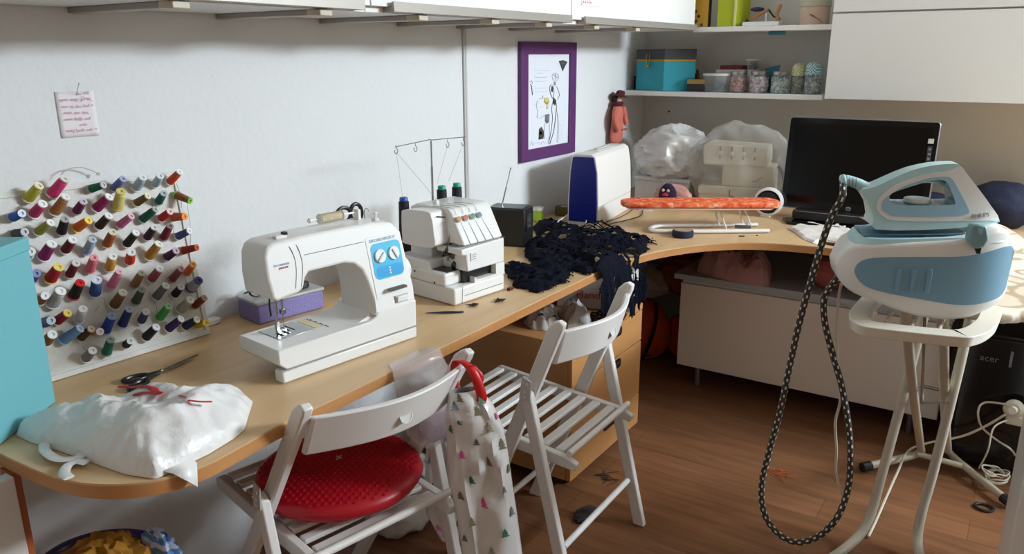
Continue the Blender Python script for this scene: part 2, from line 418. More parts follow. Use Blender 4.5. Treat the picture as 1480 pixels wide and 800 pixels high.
# handwritten note pinned to the wall
a = Yp(78, 133, WY); b = Yp(143, 195, WY); cx, cz = (a.x+b.x)/2, (a.z+b.z)/2
t = thing('pinned_note', 'small note with red handwriting pinned on the left wall above the thread board', 'note', (cx, WY, b.z))
NW, NH = (b.x-a.x), (a.z-b.z)
g = MB()
for i in range(9):
    for j in range(9):
        u, v = i/8, j/8; g.v.append((cx+(u-.5)*NW, WY-.0012-.003*(u-.3)**2-.002*(1-v)*u, b.z+v*NH))
for i in range(8):
    for j in range(8): g.f.append((i*9+j, (i+1)*9+j, (i+1)*9+j+1, i*9+j+1))
g.build('paper', mat('note paper', '#e3dde0', .8), t, world=True, solid=.0006)
rows = [(.52, .93, .95, 'Hejvalen unda'), (.06, .95, .82, 'Tetteriksen'), (.10, .93, .67, 'Cornelia o magnus'), (.12, .80, .53, 'Augusta Almedo'), (.12, .88, .39, 'Tomas Reidun'), (.48, .70, .27, ''), (.12, .95, .14, '')]
rr = random.Random(3)
for k, (x0, x1, zz, _) in enumerate(rows):
    h = MB(); x = x0
    while x < x1:
        wl = min(rr.uniform(.10, .24), x1-x);  n = int(wl/.012); pts = []
        for q in range(n+1):
            ph = q*1.9+k
            amp = .022+(.03 if rr.random() < .15 else 0)
            pts.append((cx+(x+wl*q/max(n, 1)-.5)*NW, WY-.0055, b.z+(zz+amp*math.sin(ph)+.01*math.sin(x*9))*NH))
        if len(pts) > 2: h.tube(spline(pts, 3), .0003, 4)
        x += wl+.045
    if k == 1: h.tube([(cx+.13*NW, WY-.0055, b.z+.90*NH), (cx+.45*NW, WY-.0055, b.z+.76*NH)], .0003, 4)
    h.build('handwriting', m_ink, t, world=True)
MB().tube([Yp(110, 138, WY-.006), Yp(114, 121, WY-.025)], .0006, 6).ball(Yp(114, 121, WY-.025), .0014).build('pin', m_steel, t, world=True)

# ---- thread board: a white-painted peg panel leaning on the wall
BA = Vector((1.147, 1.684, DT+.001))                       # bottom right front corner
Bl = Vector((.70, 1.712, DT+.001)); Btop = Vector((1.139, 1.734, 1.141))
Ux = (Bl-BA).normalized(); Uz = (Btop-BA); BH = Uz.length; Uz.normalize(); Un = Uz.cross(Ux).normalized()   # Un: out into the room
if Un.y > 0: Un = -Un
BW = .47
def BP(s, h, o=0): return BA + Ux*s + Uz*h + Un*o
t = thing('thread_board', 'white wooden peg board holding rows of coloured thread spools, leaning on the wall', 'peg board', tuple(BP(.2, 0)))
m_board = mat('whitewashed board', '#dcdad4', .7, var=.05, vscale=12, bump=.2, bscale=80)
th = .012
def bbox_(s0, s1, h0, h1, o0, o1):
    c = [BP(s, h, o) for o in (o0, o1) for (s, h) in ((s0, h0), (s1, h0), (s1, h1), (s0, h1))]
    return c, [(0, 1, 2, 3), (7, 6, 5, 4), (0, 4, 5, 1), (1, 5, 6, 2), (2, 6, 7, 3), (3, 7, 4, 0)]
MB().add(*bbox_(0, BW, 0, BH, -.006, 0)).build('panel', m_board, t, world=True)
MB().add(*bbox_(0, BW, 0, .012, 0, .004)).add(*bbox_(0, .012, .0121, BH-.0121, 0, .004)).add(*bbox_(0, BW, BH-.012, BH, 0, .004)).build('rim', m_board, t, world=True, bevel=.001)
q = [Yp(u, v, 1.735) for u, v in ((88, 256), (92, 248), (103, 243), (118, 242), (132, 246), (142, 251))]
MB().tube(spline(q, 5), .0012, 6).lathe([(.004, -.001), (.004, .001)], q[-1], (0, 1, 0)).build('hanging_string', mat('string', '#b9b2a2', .8), t, world=True)

def board_hit(u, v, off):
    d = sight(u, v); P0 = BA+Un*off; tt = (P0-EYE).dot(Un)/d.dot(Un); return EYE+d*tt
SP = [
 # row, (foot px) -> (tip px) in a 2.5x crop from (0,230), thread, cap, radius
 (1, 100,145,142,95,'lime green','#b9b83a','#e8e2c0',1.15),(1,185,130,235,70,'hot pink','#d8387a','#d9d2c8',1.25),(1,325,108,375,92,'dark green','#0f6b4f','#bcbcbc',.95),(1,410,108,445,70,'periwinkle','#6a74b4','#a9abc8',1.0),(1,490,105,517,65,'pale blue grey','#a9b9c2','#dfe5e6',1.1),(1,560,92,580,60,'pale aqua','#a8c2c4','#dfe5e6',1.0),(1,610,85,650,45,'orange red','#cf4a24','#ececea',1.0),
 (2,120,200,155,160,'rose pink','#cc3a6e','#ececea',1.15),(2,195,195,238,135,'tan brown','#a8743e','#ececea',1.15),(2,275,190,302,152,'plum','#6e2a58','#c9b9c4',1.0),(2,345,180,395,135,'magenta','#96205e','#ececea',1.15),(2,425,175,437,115,'pale yellow','#ddd07a','#ddd07a',1.25),(2,490,160,535,132,'olive brown','#6f5a30','#e9dfc0',.95),(2,572,155,592,122,'dark teal','#1d6660','#a9b8b8',1.0),(2,635,128,688,150,'brown','#8c5a34','#7ec24e',1.0),
 (3,45,210,80,195,'blue','#2d5cae','#b9c4d8',1.0),(3,135,265,183,228,'olive green','#a0a24a','#ececea',1.0),(3,222,265,235,215,'black','#17171b','#b4b4b8',1.05),(3,275,250,320,220,'orange','#e9792a','#f0d050',1.1),(3,355,245,393,203,'dark brown','#33211f','#ececea',1.05),(3,430,240,475,205,'pink','#c9729c','#d9b4c4',1.0),(3,510,220,562,180,'forest green','#16594a','#a9b4ae',1.05),(3,580,215,615,188,'red','#c4262e','#e4c4c4',1.0),(3,625,208,668,207,'salmon orange','#c86a44','#f09030',1.1),
 (4,55,270,90,262,'dark grey','#4a4c50','#8c8c90',1.0),(4,155,355,188,305,'deep magenta','#8e1f68','#ececea',1.25),(4,235,330,263,290,'dark red','#6a1c28','#ececea',1.1),(4,312,335,335,290,'light blue','#9fb2cf','#b9c6da',1.05),(4,385,310,408,262,'rust brown','#a4551f','#d9d6c0',1.1),(4,455,310,492,265,'black and green','#20251f','#ececea',1.05),(4,530,285,558,245,'dark plum','#37202c','#d8d4d6',1.0),(4,590,285,615,240,'crimson','#7e1c2c','#8c7c80',1.0),(4,640,280,685,258,'slate blue','#4c5c94','#e4e4ea',1.0),
 (5,100,345,112,333,'off white','#d9d8d4','#ececea',1.1),(5,180,435,213,388,'bright red','#b81f26','#ecd070',1.3),(5,250,420,275,375,'maroon','#6c1a22','#d9d0d0',1.0),(5,325,400,340,355,'coral pink','#e0707c','#e89aa0',1.1),(5,395,395,408,350,'golden yellow','#d9a244','#ececea',1.15),(5,468,370,475,335,'vermilion','#d03c1c','#ececea',1.15),(5,535,355,575,305,'ochre','#b17f2e','#ececdc',1.2),(5,600,355,637,330,'dark purple','#4c2150','#b4a0b8',1.05),(5,660,330,712,318,'red brown','#9c3420','#c45838',1.0),
 (6,118,432,132,412,'violet blue','#4c549c','#8c90c0',1.0),(6,265,495,290,445,'red capped black','#1c1113','#cc1c20',1.2),(6,343,485,350,435,'medium blue','#38589e','#dfe4ee',1.3),(6,400,460,432,405,'candy pink','#d67898','#e4b4c4',1.05),(6,485,455,512,410,'orange and green','#8c6a3c','#9c9c84',1.05),(6,545,435,578,395,'dusty rose','#9a4a56','#e8e4e4',1.1),(6,620,435,655,395,'rose brown','#84444c','#b48c90',1.0),(6,675,410,698,380,'tangerine','#e07830','#e89850',1.0),
 (7,145,512,163,493,'chestnut','#8c5030','#ececea',1.0),(7,190,525,220,475,'light grey','#b9b9b6','#ececea',1.35),(7,410,530,445,480,'cocoa brown','#7c5434','#e8e6e0',1.2),(7,490,515,513,470,'grey green','#44564c','#8c988c',1.05),(7,562,500,600,455,'mid grey','#6c6c70','#e0e0e0',1.1),(7,630,490,655,460,'jet black','#1c1c22','#d4d4d4',1.0),(7,690,465,718,437,'navy capped grey','#a9a9b4','#20246c',1.3),
 (8,160,590,185,582,'slate','#5c6c8c','#9cacbc',1.1),(8,205,585,245,555,'crimson yellow capped','#9c1c3c','#e4c854',1.1),(8,285,580,300,540,'white','#d8d6d6','#ececec',1.1),(8,380,620,405,565,'royal blue','#2444a4','#98a8cc',1.2),(8,440,600,468,540,'navy blue','#20306e','#b4bcd0',1.1),(8,510,585,528,550,'indigo','#3c3c68','#e0e0e8',1.0),(8,575,575,610,530,'bright green','#44a452','#a4cc9c',1.1),(8,650,545,688,507,'beige grey','#b4aca0','#e4e0d4',1.25),(8,700,530,740,500,'brick brown','#7c3420','#b49080',1.0),
 (9,225,655,290,610,'sky blue','#6c94c4','#a4bcd8',1.2),(9,290,645,330,612,'coffee brown','#4c3c24','#c4b49c',1.0),(9,340,625,362,622,'peach','#e0a08c','#ececec',1.0),(9,525,645,565,605,'blue black','#24242e','#e4e4ec',1.15),(9,605,615,655,575,'purple','#3c2864','#ececea',1.1),(9,665,605,712,578,'dark navy','#2c3454','#e4dcc8',1.1),(9,710,595,745,590,'yellow','#d4ac24','#e4c444',1.1),
 (10,165,660,190,632,'brown ochre','#8c5c2c','#ececea',1.2),(10,310,720,335,690,'steel grey','#808080','#ececea',1.1),(10,385,700,400,650,'teal green','#1c7460','#a4b4ac',1.1),(10,455,670,472,655,'short black','#2c2c2c','#ececea',1.0)]
rown = {}
words = ['first', 'second', 'third', 'fourth', 'fifth', 'sixth', 'seventh', 'eighth', 'ninth', 'tenth', 'eleventh']
pegs = MB()
for (row, x0, y0, x1, y1, cn, tc_, cc, rad) in SP:
    k = rown.get(row, 0); rown[row] = k+1
    foot = board_hit(x0/2.5, 230+y0/2.5, .0065); tip = board_hit(x1/2.5, 230+y1/2.5, .046)
    ax = (tip-foot); Ln = min(ax.length, .062); ax.normalize()
    r = .0100*rad
    t = thing('thread_spool', '%s thread spool, %s from left in %s row of the peg board' % (cn, words[k], words[row-1]), 'thread spool', tuple(foot), 0, 'thread spools on the peg board')
    o = Vector((0, 0, 0))
    MB().lathe([(r*1.05, .0002), (r*1.08, .003), (r*.55, .0045), (r*.5, Ln-.004), (r*.8, Ln-.0035), (r*.82, Ln), (r*.35, Ln), (r*.3, Ln-.003)], o, ax, 14).build('spool_core', mat('spool '+cc, cc, .4), t)
    n = 9; pr = [(r*.55, .0046)]
    for i in range(n): pr += [(r*(.98-.16*i/n), .005+(Ln-.011)*i/n), (r*(.93-.16*i/n), .005+(Ln-.011)*(i+.5)/n)]
    pr += [(r*.55, Ln-.0045)]
    MB().lathe(pr, o, ax, 14).build('thread', mat('thread '+tc_, tc_, .75, bump=.2, bscale=300), t)
    pegs.tube([foot-Un*.004, foot+ax*Ln*.8], .0012, 5)
tb = [o for o in C.objects if o.name == 'thread_board'][0]
p_ = pegs.build('peg', m_steel, tb, world=True); p_['kind'] = 'stuff'
# loose thread tails
ml = mat('loose thread', '#4c4440', .8)
for i, (u0, v0, u1, v1) in enumerate(((255, 265, 262, 300), (250, 330, 262, 345), (270, 290, 274, 372), (150, 430, 165, 455), (215, 420, 228, 455), (120, 500, 150, 520), (262, 380, 268, 420))):
    a = board_hit(u0, v0, .012); b = board_hit(u1, v1, .006); m_ = (a+b)/2+Vector((.006*(-1)**i, 0, -.008))
    MB().tube(spline([a, m_, b], 5), .0004, 4).build('loose_thread', ml, tb, world=True)
MB().tube([board_hit(143, 442, .001), board_hit(138, 449, .03)], .0008, 5).build('needle', m_steel, tb, world=True)

# ---- tall turquoise box in front of the board
t = thing('storage_box', 'tall turquoise cardboard box at the left edge of the desk', 'box', (.6, 1.55, DT))
P1 = Vector((.716, 1.594, 0)); d_ = Vector((-.83, -.56, 0)).normalized(); n_ = Vector((-d_.y, d_.x, 0)); n_ = -n_ if n_.y < 0 else n_
cs = [P1, P1+d_*.27, P1+d_*.27+n_*.09, P1+n_*.09]
m_tq = mat('turquoise card', '#6fb4bd', .6, var=.03, vscale=4)
MB().prism([(c.x, c.y) for c in cs], DT+.001, 1.066, 'z').build('body', m_tq, t, world=True, bevel=.003)
cs2 = [P1-d_*.002-n_*.002, P1+d_*.272-n_*.002, P1+d_*.272+n_*.092, P1-d_*.002+n_*.092]
MB().prism([(c.x, c.y) for c in cs2], 1.05, 1.076, 'z').build('lid', m_tq, t, world=True, bevel=.003)

# ---- white carrier bag lying on the desk
front = [Zp(u, v, DT) for u, v in ((20, 628), (45, 640), (85, 652), (130, 668), (180, 686), (225, 693), (262, 697))]
right = [Zp(u, v, DT+.015) for u, v in ((285, 668), (305, 648), (335, 625), (352, 612))]
back = [Vector(p) for p in ((.935, 1.255, 0), (.945, 1.31, 0), (.90, 1.36, 0), (.855, 1.405, 0), (.80, 1.46, 0), (.735, 1.485, 0), (.67, 1.50, 0), (.615, 1.52, 0))]
outl = [(p.x, p.y) for p in front+right+back]
t = thing('carrier_bag', 'crumpled white plastic carrier bag with red marks on the desk end', 'bag', (.78, 1.3, DT))
m_bag = mat('thin white film', '#e6e5e3', .35, spec=.5, coat=.15, bump=.5, bscale=28)
outl_b = [(x, max(y, 1.142)) for x, y in outl]
def bagh(p): return .078-.03*max(0, (p[0]-.80)/.2)-.01*max(0, (.64-p[0])/.1)
bagm = pillow(outl_b, DT+.001, bagh, .0055, .016, 11, 4, .075)
bagm.build('bag_body', m_bag, t, world=True)
def surf(mb, x, y):
    return max((v[2] for v in mb.v if abs(v[0]-x) < .006 and abs(v[1]-y) < .006), default=DT+.03)
fl = [Vector(p) for p in ((.650, 1.175, DT+.012), (.720, 1.170, DT+.014), (.668, 1.128, DT+.006), (.712, 1.124, DT+.006), (.682, 1.106, DT-.010), (.694, 1.102, DT-.024))]
MB().add(fl, [(0, 1, 3, 2), (2, 3, 5, 4)]).build('corner_flap', m_bag, t, world=True, solid=.0012)
for pts in (((64, 640), (66, 652), (85, 663), (112, 661), (118, 655)), ((100, 690), (93, 683), (98, 672), (112, 666), (125, 668))):
    w_ = [Zp(u, v, DT+.009) for u, v in pts]
    mb = MB(); q = spline(w_, 5)
    mb.tube(q, .009, 8, flat=.25)
    mb.build('handle', m_bag, t, world=True)
def red_mark(us, r=.0048):
    pts = []
    for u, v in us:
        q = Zp(u, v, DT+.07); 
        for _ in range(4): q = Zp(u, v, surf(bagm, q.x, q.y)+.001)
        pts.append(q)
    MB().tube(spline(pts, 4), r, 6, flat=.35).build('red_print', m_red, t, world=True)
red_mark([(172, 558), (190, 559), (212, 558), (238, 566)])
red_mark([(193, 570), (208, 567), (232, 569)])
red_mark([(215, 562), (236, 567)], .003); red_mark([(258, 571), (268, 573)], .002)
red_mark([(272, 578), (290, 580), (306, 580)], .003)

# ---- scissors
def scissors(label, tip, piv, h1, h2, rr1=.022, mh=None, name='scissors'):
    t = thing(name, label, 'scissors', tuple(piv))
    d1 = (Vector(tip)-Vector(piv)).normalized(); up = Vector((0, 0, 1)); sd = d1.cross(up).normalized()
    for s, zz in ((1, .0015), (-1, -.0015)):
        a = Vector(piv)+up*zz; tp = Vector(tip)+up*zz
        mb = MB(); mb.prism([(0, .007*s), (0, -.003*s), (1, 0), (.6, .006*s)], -.001, .001, 'z')
        L = (tp-a).length; vv = []
        for (x, y, z) in mb.v: vv.append(tuple(a+d1*(x*L-(.02 if x == 0 else 0))+sd*y+up*z))
        mb.v = vv; mb.build('blade', m_steel, t, world=True)
    MB().lathe([(.004, -.003), (.004, .004), (.002, .005)], piv).build('pivot_screw', m_steel, t, world=True)
    for h in (h1, h2):
        h = Vector(h); a = Vector(piv)-d1*.008; dd = (h-a).normalized(); e = dd.cross(up).normalized()
        ring = [h+dd*(math.cos(k*math.pi/8)*.026)+e*(math.sin(k*math.pi/8)*.014) for k in range(17)]
        MB().tube(ring, .0045, 8).tube([a, h-dd*.024], .005, 8).build('handle', mh or m_black, t, world=True)
    return t
z_ = DT+.006
scissors('black handled scissors lying on the desk behind the white carrier bag', Zp(287, 512, z_), Zp(233, 536, z_), Zp(196, 546, z_), Zp(200, 556, z_))

# small cable duct end at the wall
t = setp(MB().box((1.17, 1.728, DT+.0005), (1.215, WY-.001, DT+.016)).build('cable_duct', m_plas, bevel=.003), 'short white plastic block at the wall beside the thread board', 'cable duct')

# ---- lilac storage box with clear lid
t = thing('craft_box', 'glittery lilac craft box with clear lid behind the white sewing machine', 'box', (1.33, 1.70, DT), -10)
fx, fy = Zp(375, 470, DT).xy
P0 = Vector((fx, fy, 0)); u_ = (Zp(460, 447, DT)-Zp(375, 470, DT)).normalized(); v_ = Vector((-u_.y, u_.x, 0))
LB, DB = .20, .105
def quad(a, b, c, d): return [(P0+u_*a+v_*c).xy, (P0+u_*b+v_*c).xy, (P0+u_*b+v_*d).xy, (P0+u_*a+v_*d).xy]
m_lil = mat('lilac glitter', '#8a80b8', .5, var=.18, vscale=120, bump=.3, bscale=200)
MB().prism(quad(0, LB, 0, DB), DT+.001, DT+.052, 'z').build('body', m_lil, t, world=True, bevel=.004)
m_clear = mat('clear lid', '#c9c8c4', .2, alpha=.75)
MB().prism(quad(-.003, LB+.003, -.003, DB+.003), DT+.0525, DT+.061, 'z').build('lid', m_clear, t, world=True, bevel=.003)
t2 = thing('eyeglasses', 'black glasses resting on the clear lid of the lilac box', 'glasses', tuple(P0+u_*.06+v_*.05+Vector((0, 0, DT+.062))))
g0 = P0+Vector((0, 0, DT+.07))
for a in (.03, .09):
    ring = [g0+u_*(a+.022*math.cos(k*math.pi/8))+v_*.05+Vector((0, 0, .010+.014*math.sin(k*math.pi/8)-.002)) for k in range(17)]
    MB().tube(ring, .003, 6).build('rim', m_black, t2, world=True)
MB().tube([g0+u_*.05+v_*.05+Vector((0, 0, .012)), g0+u_*.07+v_*.05+Vector((0, 0, .012))], .002, 6).build('bridge', m_black, t2, world=True)
for a in (.008, .112): MB().tube([g0+u_*a+v_*.05+Vector((0, 0, .012)), g0+u_*(a+.006)+v_*.09-Vector((0, 0, .004))], .0028, 6).build('temple', m_black, t2, world=True)
t3 = thing('pouch', 'small black case lying on the right end of the lilac box lid', 'case', tuple(P0+u_*.16+v_*.04+Vector((0, 0, DT+.0615))))
MB().prism(rrect(.125, .02, .175, .07, .012), 0, .018, 'z').build('shell', m_black, t3, bevel=.004)
for o in C.objects:
    if o.parent == t3:
        M4 = Matrix(((u_.x, v_.x, 0, P0.x), (u_.y, v_.y, 0, P0.y), (0, 0, 1, DT+.0615), (0, 0, 0, 1)))
        o.data.transform(rmat(t3).inverted() @ M4)
# ================================================================== white sewing machine
m_mach = mat('machine white', '#e9e8e5', .28, spec=.5)
m_mach2 = mat('machine shadow line', '#8c8a88', .5)
m_blue = mat('cyan panel', '#35b4dc', .3)
m_blue2 = mat('cyan panel deep', '#1f9bd8', .3)
m_knob = mat('knob white', '#e6eaec', .3)
m_brass = mat('pale brass', '#cbb88a', .4, metal=.6)
SMo = Zp(410, 556, DT); SMA = -7.2
t = thing('sewing_machine', 'white sewing machine with cyan dial panel on the desk', 'sewing machine', (SMo.x, SMo.y, DT+.001), SMA)
def sm(u, v, back=0): return Lp(u, v, (SMo.x, SMo.y, DT), SMA, back)
YB = .155
MB().prism([(0, .0), (.387, .0), (.387, YB), (.13, YB), (.13, .032), (0, .032)], 0, .028, 'z').build('base', m_mach, t, bevel=.004)
bed = [(-.006, .046), (.012, .030), (.387, .030), (.388, .098), (.27, .098), (.262, .086), (.245, .078), (-.006, .078)]
MB().prism(bed, 0, YB, 'y').build('bed', m_mach, t, bevel=.003)
def lean(mb, k=.2):
    mb.v = [(x, y + max(0, z-.1)*k, z) if y < .05 else (x, y, z) for x, y, z in mb.v]; return mb
YC = .128
body = [(.255, .088), (.387, .088), (.389, .13), (.384, .18), (.379, .24), (.372, .272), (.355, .291), (.30, .300), (.12, .303), (.03, .300), (.012, .293), (.003, .275), (.000, .23), (.004, .188), (.012, .179), (.068, .186), (.082, .192), (.092, .214), (.104, .224), (.20, .224), (.225, .217), (.243, .20), (.253, .17), (.258, .13), (.256, .10)]
lean(MB().prism(body, 0, YC, 'y')).build('housing', m_mach, t, bevel=.007, seg=3)
# blended foot of the column
for k in range(1):
    fil = [(.262, .078), (.258, .098), (.245, .086), (.22, .0785), (.20, .078)]
    MB().prism(fil, .015, YC, 'y').build('column_fillet', m_mach, t)
yl = lambda z: max(0, z-.1)*.2
def fp(x, z, o=0): return (x, yl(z)-o, z)
MB().tube([fp(.098, .262, .0003), fp(.262, .262, .0003)], .0009, 4).build('seam_line', m_mach2, t)
MB().tube([(.0, -.0005, .029), (.388, -.0005, .029)], .0009, 4).build('seam_line', m_mach2, t)
# thread path grooves on the head
for sh in (0, .018):
    g = [fp(.058+sh, .296, -.012 if not sh else -.01), fp(.066+sh, .285, .0002), fp(.073+sh*.9, .262, .0002), fp(.072+sh*.9, .235, .0002), fp(.062+sh*.8, .197, .0002)]
    MB().tube(spline(g, 6), .0009, 5).build('thread_groove', m_mach2, t)
MB().box((.050, .06, .300), (.078, .075, .308)).build('thread_guide', m_mach, t, bevel=.002)
MB().box((.070, .060, .306), (.080, .072, .313)).build('take_up_lever', m_black, t, bevel=.001)
# control panel
def sheet(poly, o0, o1):
    mb = MB(); n = len(poly)
    mb.v = [fp(x, z, o0) for x, z in poly]+[fp(x, z, o1) for x, z in poly]
    mb.f = [tuple(range(n)), tuple(range(2*n-1, n-1, -1))]+[(i, i+n, (i+1) % n+n, (i+1) % n) for i in range(n)]
    return mb
sheet([(.270, .112), (.383, .100), (.373, .268), (.266, .268)], -.002, .0012).build('control_panel', m_mach, t, bevel=.0008)
sheet(rrect(.276, .168, .366, .252, .014), 0, .0020).build('cyan_plate', m_blue, t, label='cyan panel plate')
sheet(rrect(.283, .172, .362, .197, .009), 0, .0024).build('cyan_inset', m_blue2, t)
for (x, z, a) in ((.299, .222, 40), (.341, .222, 115)):
    k = MB().lathe([(.001, 0), (.0165, 0), (.0165, .004), (.0155, .0055), (.001, .0055)], fp(x, z, .0015), (0, -1, .2), 24).build('stitch_dial', m_knob, t)
    c, s_ = math.cos(R_(a)), math.sin(R_(a))
    MB().bar(fp(x-c*.013, z-s_*.013, .0085), fp(x+c*.013, z+s_*.013, .0085), .004, .004, up=(0, 1, 0)).build('dial_grip', mat('grip shade', '#cfcdc8', .4), k, bevel=.0012)
for i in range(3): MB().ball(fp(.3225, .178+.0065*i, .0026), (.0032, .001, .0027), 8, 6).build('stitch_window', m_knob, t)
MB().box((.325, -.006, .106), (.357, 0, .120)).build('reverse_lever', m_mach, t, bevel=.002)
MB().box((.322, -.0015, .1035), (.360, 0, .1225)).build('lever_recess', mat('recess grey', '#b8b6b2', .5), t)
for i in range(12): MB().box((.30+.0045*i, -.0035-yl(.145), .140), (.301+.0045*i, .002, .146)).build('scale_mark', m_mach2, t)
MB().lathe([(.001, 0), (.030, 0), (.034, .004), (.034, .014), (.030, .019), (.001, .019)], (.3865, .062, .165), (1, 0, 0), 28).build('hand_wheel', m_mach, t, bevel=.001)
for bdy, size, x, z, c in (('DECOR EXCEL II', .0105, .315, .2595, mat('pale blue ink', '#8fb6cc', .6)), ('DECORMATIC', .0062, .040, .2525, mat('pale blue ink', '#8fb6cc', .6)), ('JANOME', .0062, .043, .2455, m_red)):
    o = text(bdy, size, fp(x, z, .0030 if x > .2 else .0006), (1, 0, 0), (0, .2, 1), c, t, world=False)
# needle area
MB().box((.035, .055, .0782), (.125, .140, .0796)).build('needle_plate', m_steel, t, bevel=.0005)
MB().box((.075, .09, .0797), (.085, .12, .0802)).box((.092, .085, .0797), (.095, .125, .0802)).build('feed_dog', m_dark, t)
MB().prism(rrect(.132, .06, .152, .135, .004), .0785, .0792, 'z').build('size_sticker', mat('cream sticker', '#e2d6a2', .6), t)
for i in range(9): MB().box((.156, .045+.010*i, .0785), (.158+.003*(i % 2), .050+.010*i, .0790)).build('ruler_mark', m_dark, t)
NX, NY = .066, .085
MB().tube([(NX, NY, .20), (NX, NY, .122)], .0028, 10).build('needle_bar', m_steel, t)
MB().tube([(NX-.012, NY+.006, .20), (NX-.012, NY+.006, .105)], .0032, 10).build('presser_bar', m_steel, t)
MB().box((NX-.006, NY-.005, .125), (NX+.006, NY+.005, .137)).build('needle_clamp', m_steel, t, bevel=.001)
MB().lathe([(.0045, 0), (.0045, .010)], (NX+.006, NY, .182), (1, 0, 0), 12).build('clamp_screw', m_dark, t)
MB().tube([(NX, NY, .124), (NX, NY, .083)], .0007, 6).build('needle', m_steel, t)
MB().box((NX-.013, NY-.012, .081), (NX-.005, NY+.016, .0825)).box((NX+.004, NY-.012, .081), (NX+.010, NY+.016, .0825)).box((NX-.013, NY+.004, .0825), (NX+.010, NY+.012, .087)).box((NX-.016, NY+.002, .087), (NX-.008, NY+.010, .108)).build('presser_foot', m_steel, t, bevel=.0005)
MB().tube([(NX-.022, NY+.008, .186), (NX-.028, NY+.005, .15), (NX-.026, NY+.005, .125)], .002, 6).build('foot_lever', m_dark, t)
# spool pin and its fitting
MB().tube([(.16, .10, .318), (.30, .10, .318)], .0025, 8).ball((.165, .10, .318), (.004, .006, .006), 8, 6).build('spool_pin', m_plas, t)
MB().box((.296, .09, .300), (.304, .11, .325)).build('pin_bracket', m_plas, t, bevel=.001)
MB().lathe([(.009, 0), (.009, .004), (.003, .006), (.003, .014), (.006, .016), (.006, .02)], (.335, .075, .296), (0, 0, 1), 14).build('bobbin_winder', m_plas, t)
MB().tube(spline([(.315, .09, .300), (.314, .09, .318), (.318, .085, .326), (.322, .08, .318)], 4), .0013, 6).build('winder_hook', m_steel, t)
t2 = thing('thread_cone', 'cream thread spool lying on the spool pin of the sewing machine', 'thread spool', tuple(rmat(t) @ Vector((.19, .10, .303))), SMA)
MB().lathe([(.0105, 0), (.0125, .002), (.0055, .004), (.0055, .062), (.013, .064), (.009, .068)], (0, 0, .0145), (1, 0, 0), 18).build('spool_core', m_plas, t2)
pr = [(.006, .004)]+[(.0105+.0012*math.sin(i*2.1), .005+i*.0022) for i in range(26)]+[(.006, .062)]
MB().lathe(pr, (0, 0, .0145), (1, 0, 0), 18).build('thread', mat('cream thread', '#d9ccae', .8, bump=.3, bscale=250), t2)
# scissors standing behind the machine, loops up
tt = thing('scissors', 'black handled scissors standing behind the sewing machine with loops up', 'scissors', tuple(rmat(t) @ Vector((.355, .20, 0))), SMA)
MB().tube([(0, -.004, .25), (-.012, -.02, .0)], [.006, .001], 6, flat=.3).build('blade', m_steel, tt)
MB().tube([(0, 0, .25), (.01, -.012, .0)], [.006, .001], 6, flat=.3).build('blade', m_steel, tt)
for cx_, w_ in ((-.019, .022), (.020, .018)):
    ring = [(cx_+w_*math.cos(k*math.pi/10), 0, .292+(.019 if w_ > .02 else .023)*math.sin(k*math.pi/10)) for k in range(21)]
    MB().tube(ring, .0052, 8).tube([(cx_*.6, 0, .276), (0, 0, .245)], .006, 8).build('handle', m_black, tt)

# ================================================================== overlock machine
SGo = Zp(657, 443, DT); SGA = -7.4
t = thing('overlock_machine', 'white overlock machine with thread tree on the desk', 'overlock machine', (SGo.x, SGo.y, DT+.001), SGA)
MB().prism([(0, 0), (.212, 0), (.212, .235), (0, .235)], 0, .05, 'z').build('base', m_mach, t, bevel=.006)
MB().box((0, .10, .0501), (.212, .235, .115)).build('rear_body', m_mach, t, bevel=.006)
MB().prism([(-.003, .034), (.083, .034), (.083, .15), (-.003, .15)], .0501, .087, 'z').build('cloth_arm', m_mach, t, bevel=.006)
# front looper cover with the dark hand slot
cov = [(.058, .0501), (.212, .0501), (.212, .163), (.03, .158), (.03, .140), (.052, .135), (.058, .088)]
hole = [(.066, .086), (.172, .078), (.172, .058), (.095, .057), (.078, .068)]
MB().prism([(.055, .088), (.212, .088), (.212, .160), (.032, .157), (.032, .140), (.052, .136)], 0.0, .10, 'y').build('looper_cover', m_mach, t, bevel=.004)
MB().prism([(.175, .0505), (.212, .0505), (.212, .0878), (.175, .0878)], 0, .10, 'y').build('cover_side', m_mach, t)
MB().prism([(.0835, .0505), (.175, .0505), (.175, .058), (.095, .058), (.0835, .068)], 0.0, .10, 'y').build('cover_lip', m_mach, t)
MB().box((.06, .02, .0505), (.20, .09, .0875)).build('slot_inside', m_black, t)
MB().tube([(.042, -.0005, .022), (.203, -.0005, .023)], .0012, 4).build('seam_line', m_mach2, t)
MB().tube([(.03, -.0005, .002), (.034, -.0005, .05)], .0008, 4).build('seam_line', m_mach2, t)
MB().tube([(.035, -.0008, .160), (.212, -.0008, .163)], .001, 4).build('seam_line', m_mach2, t)
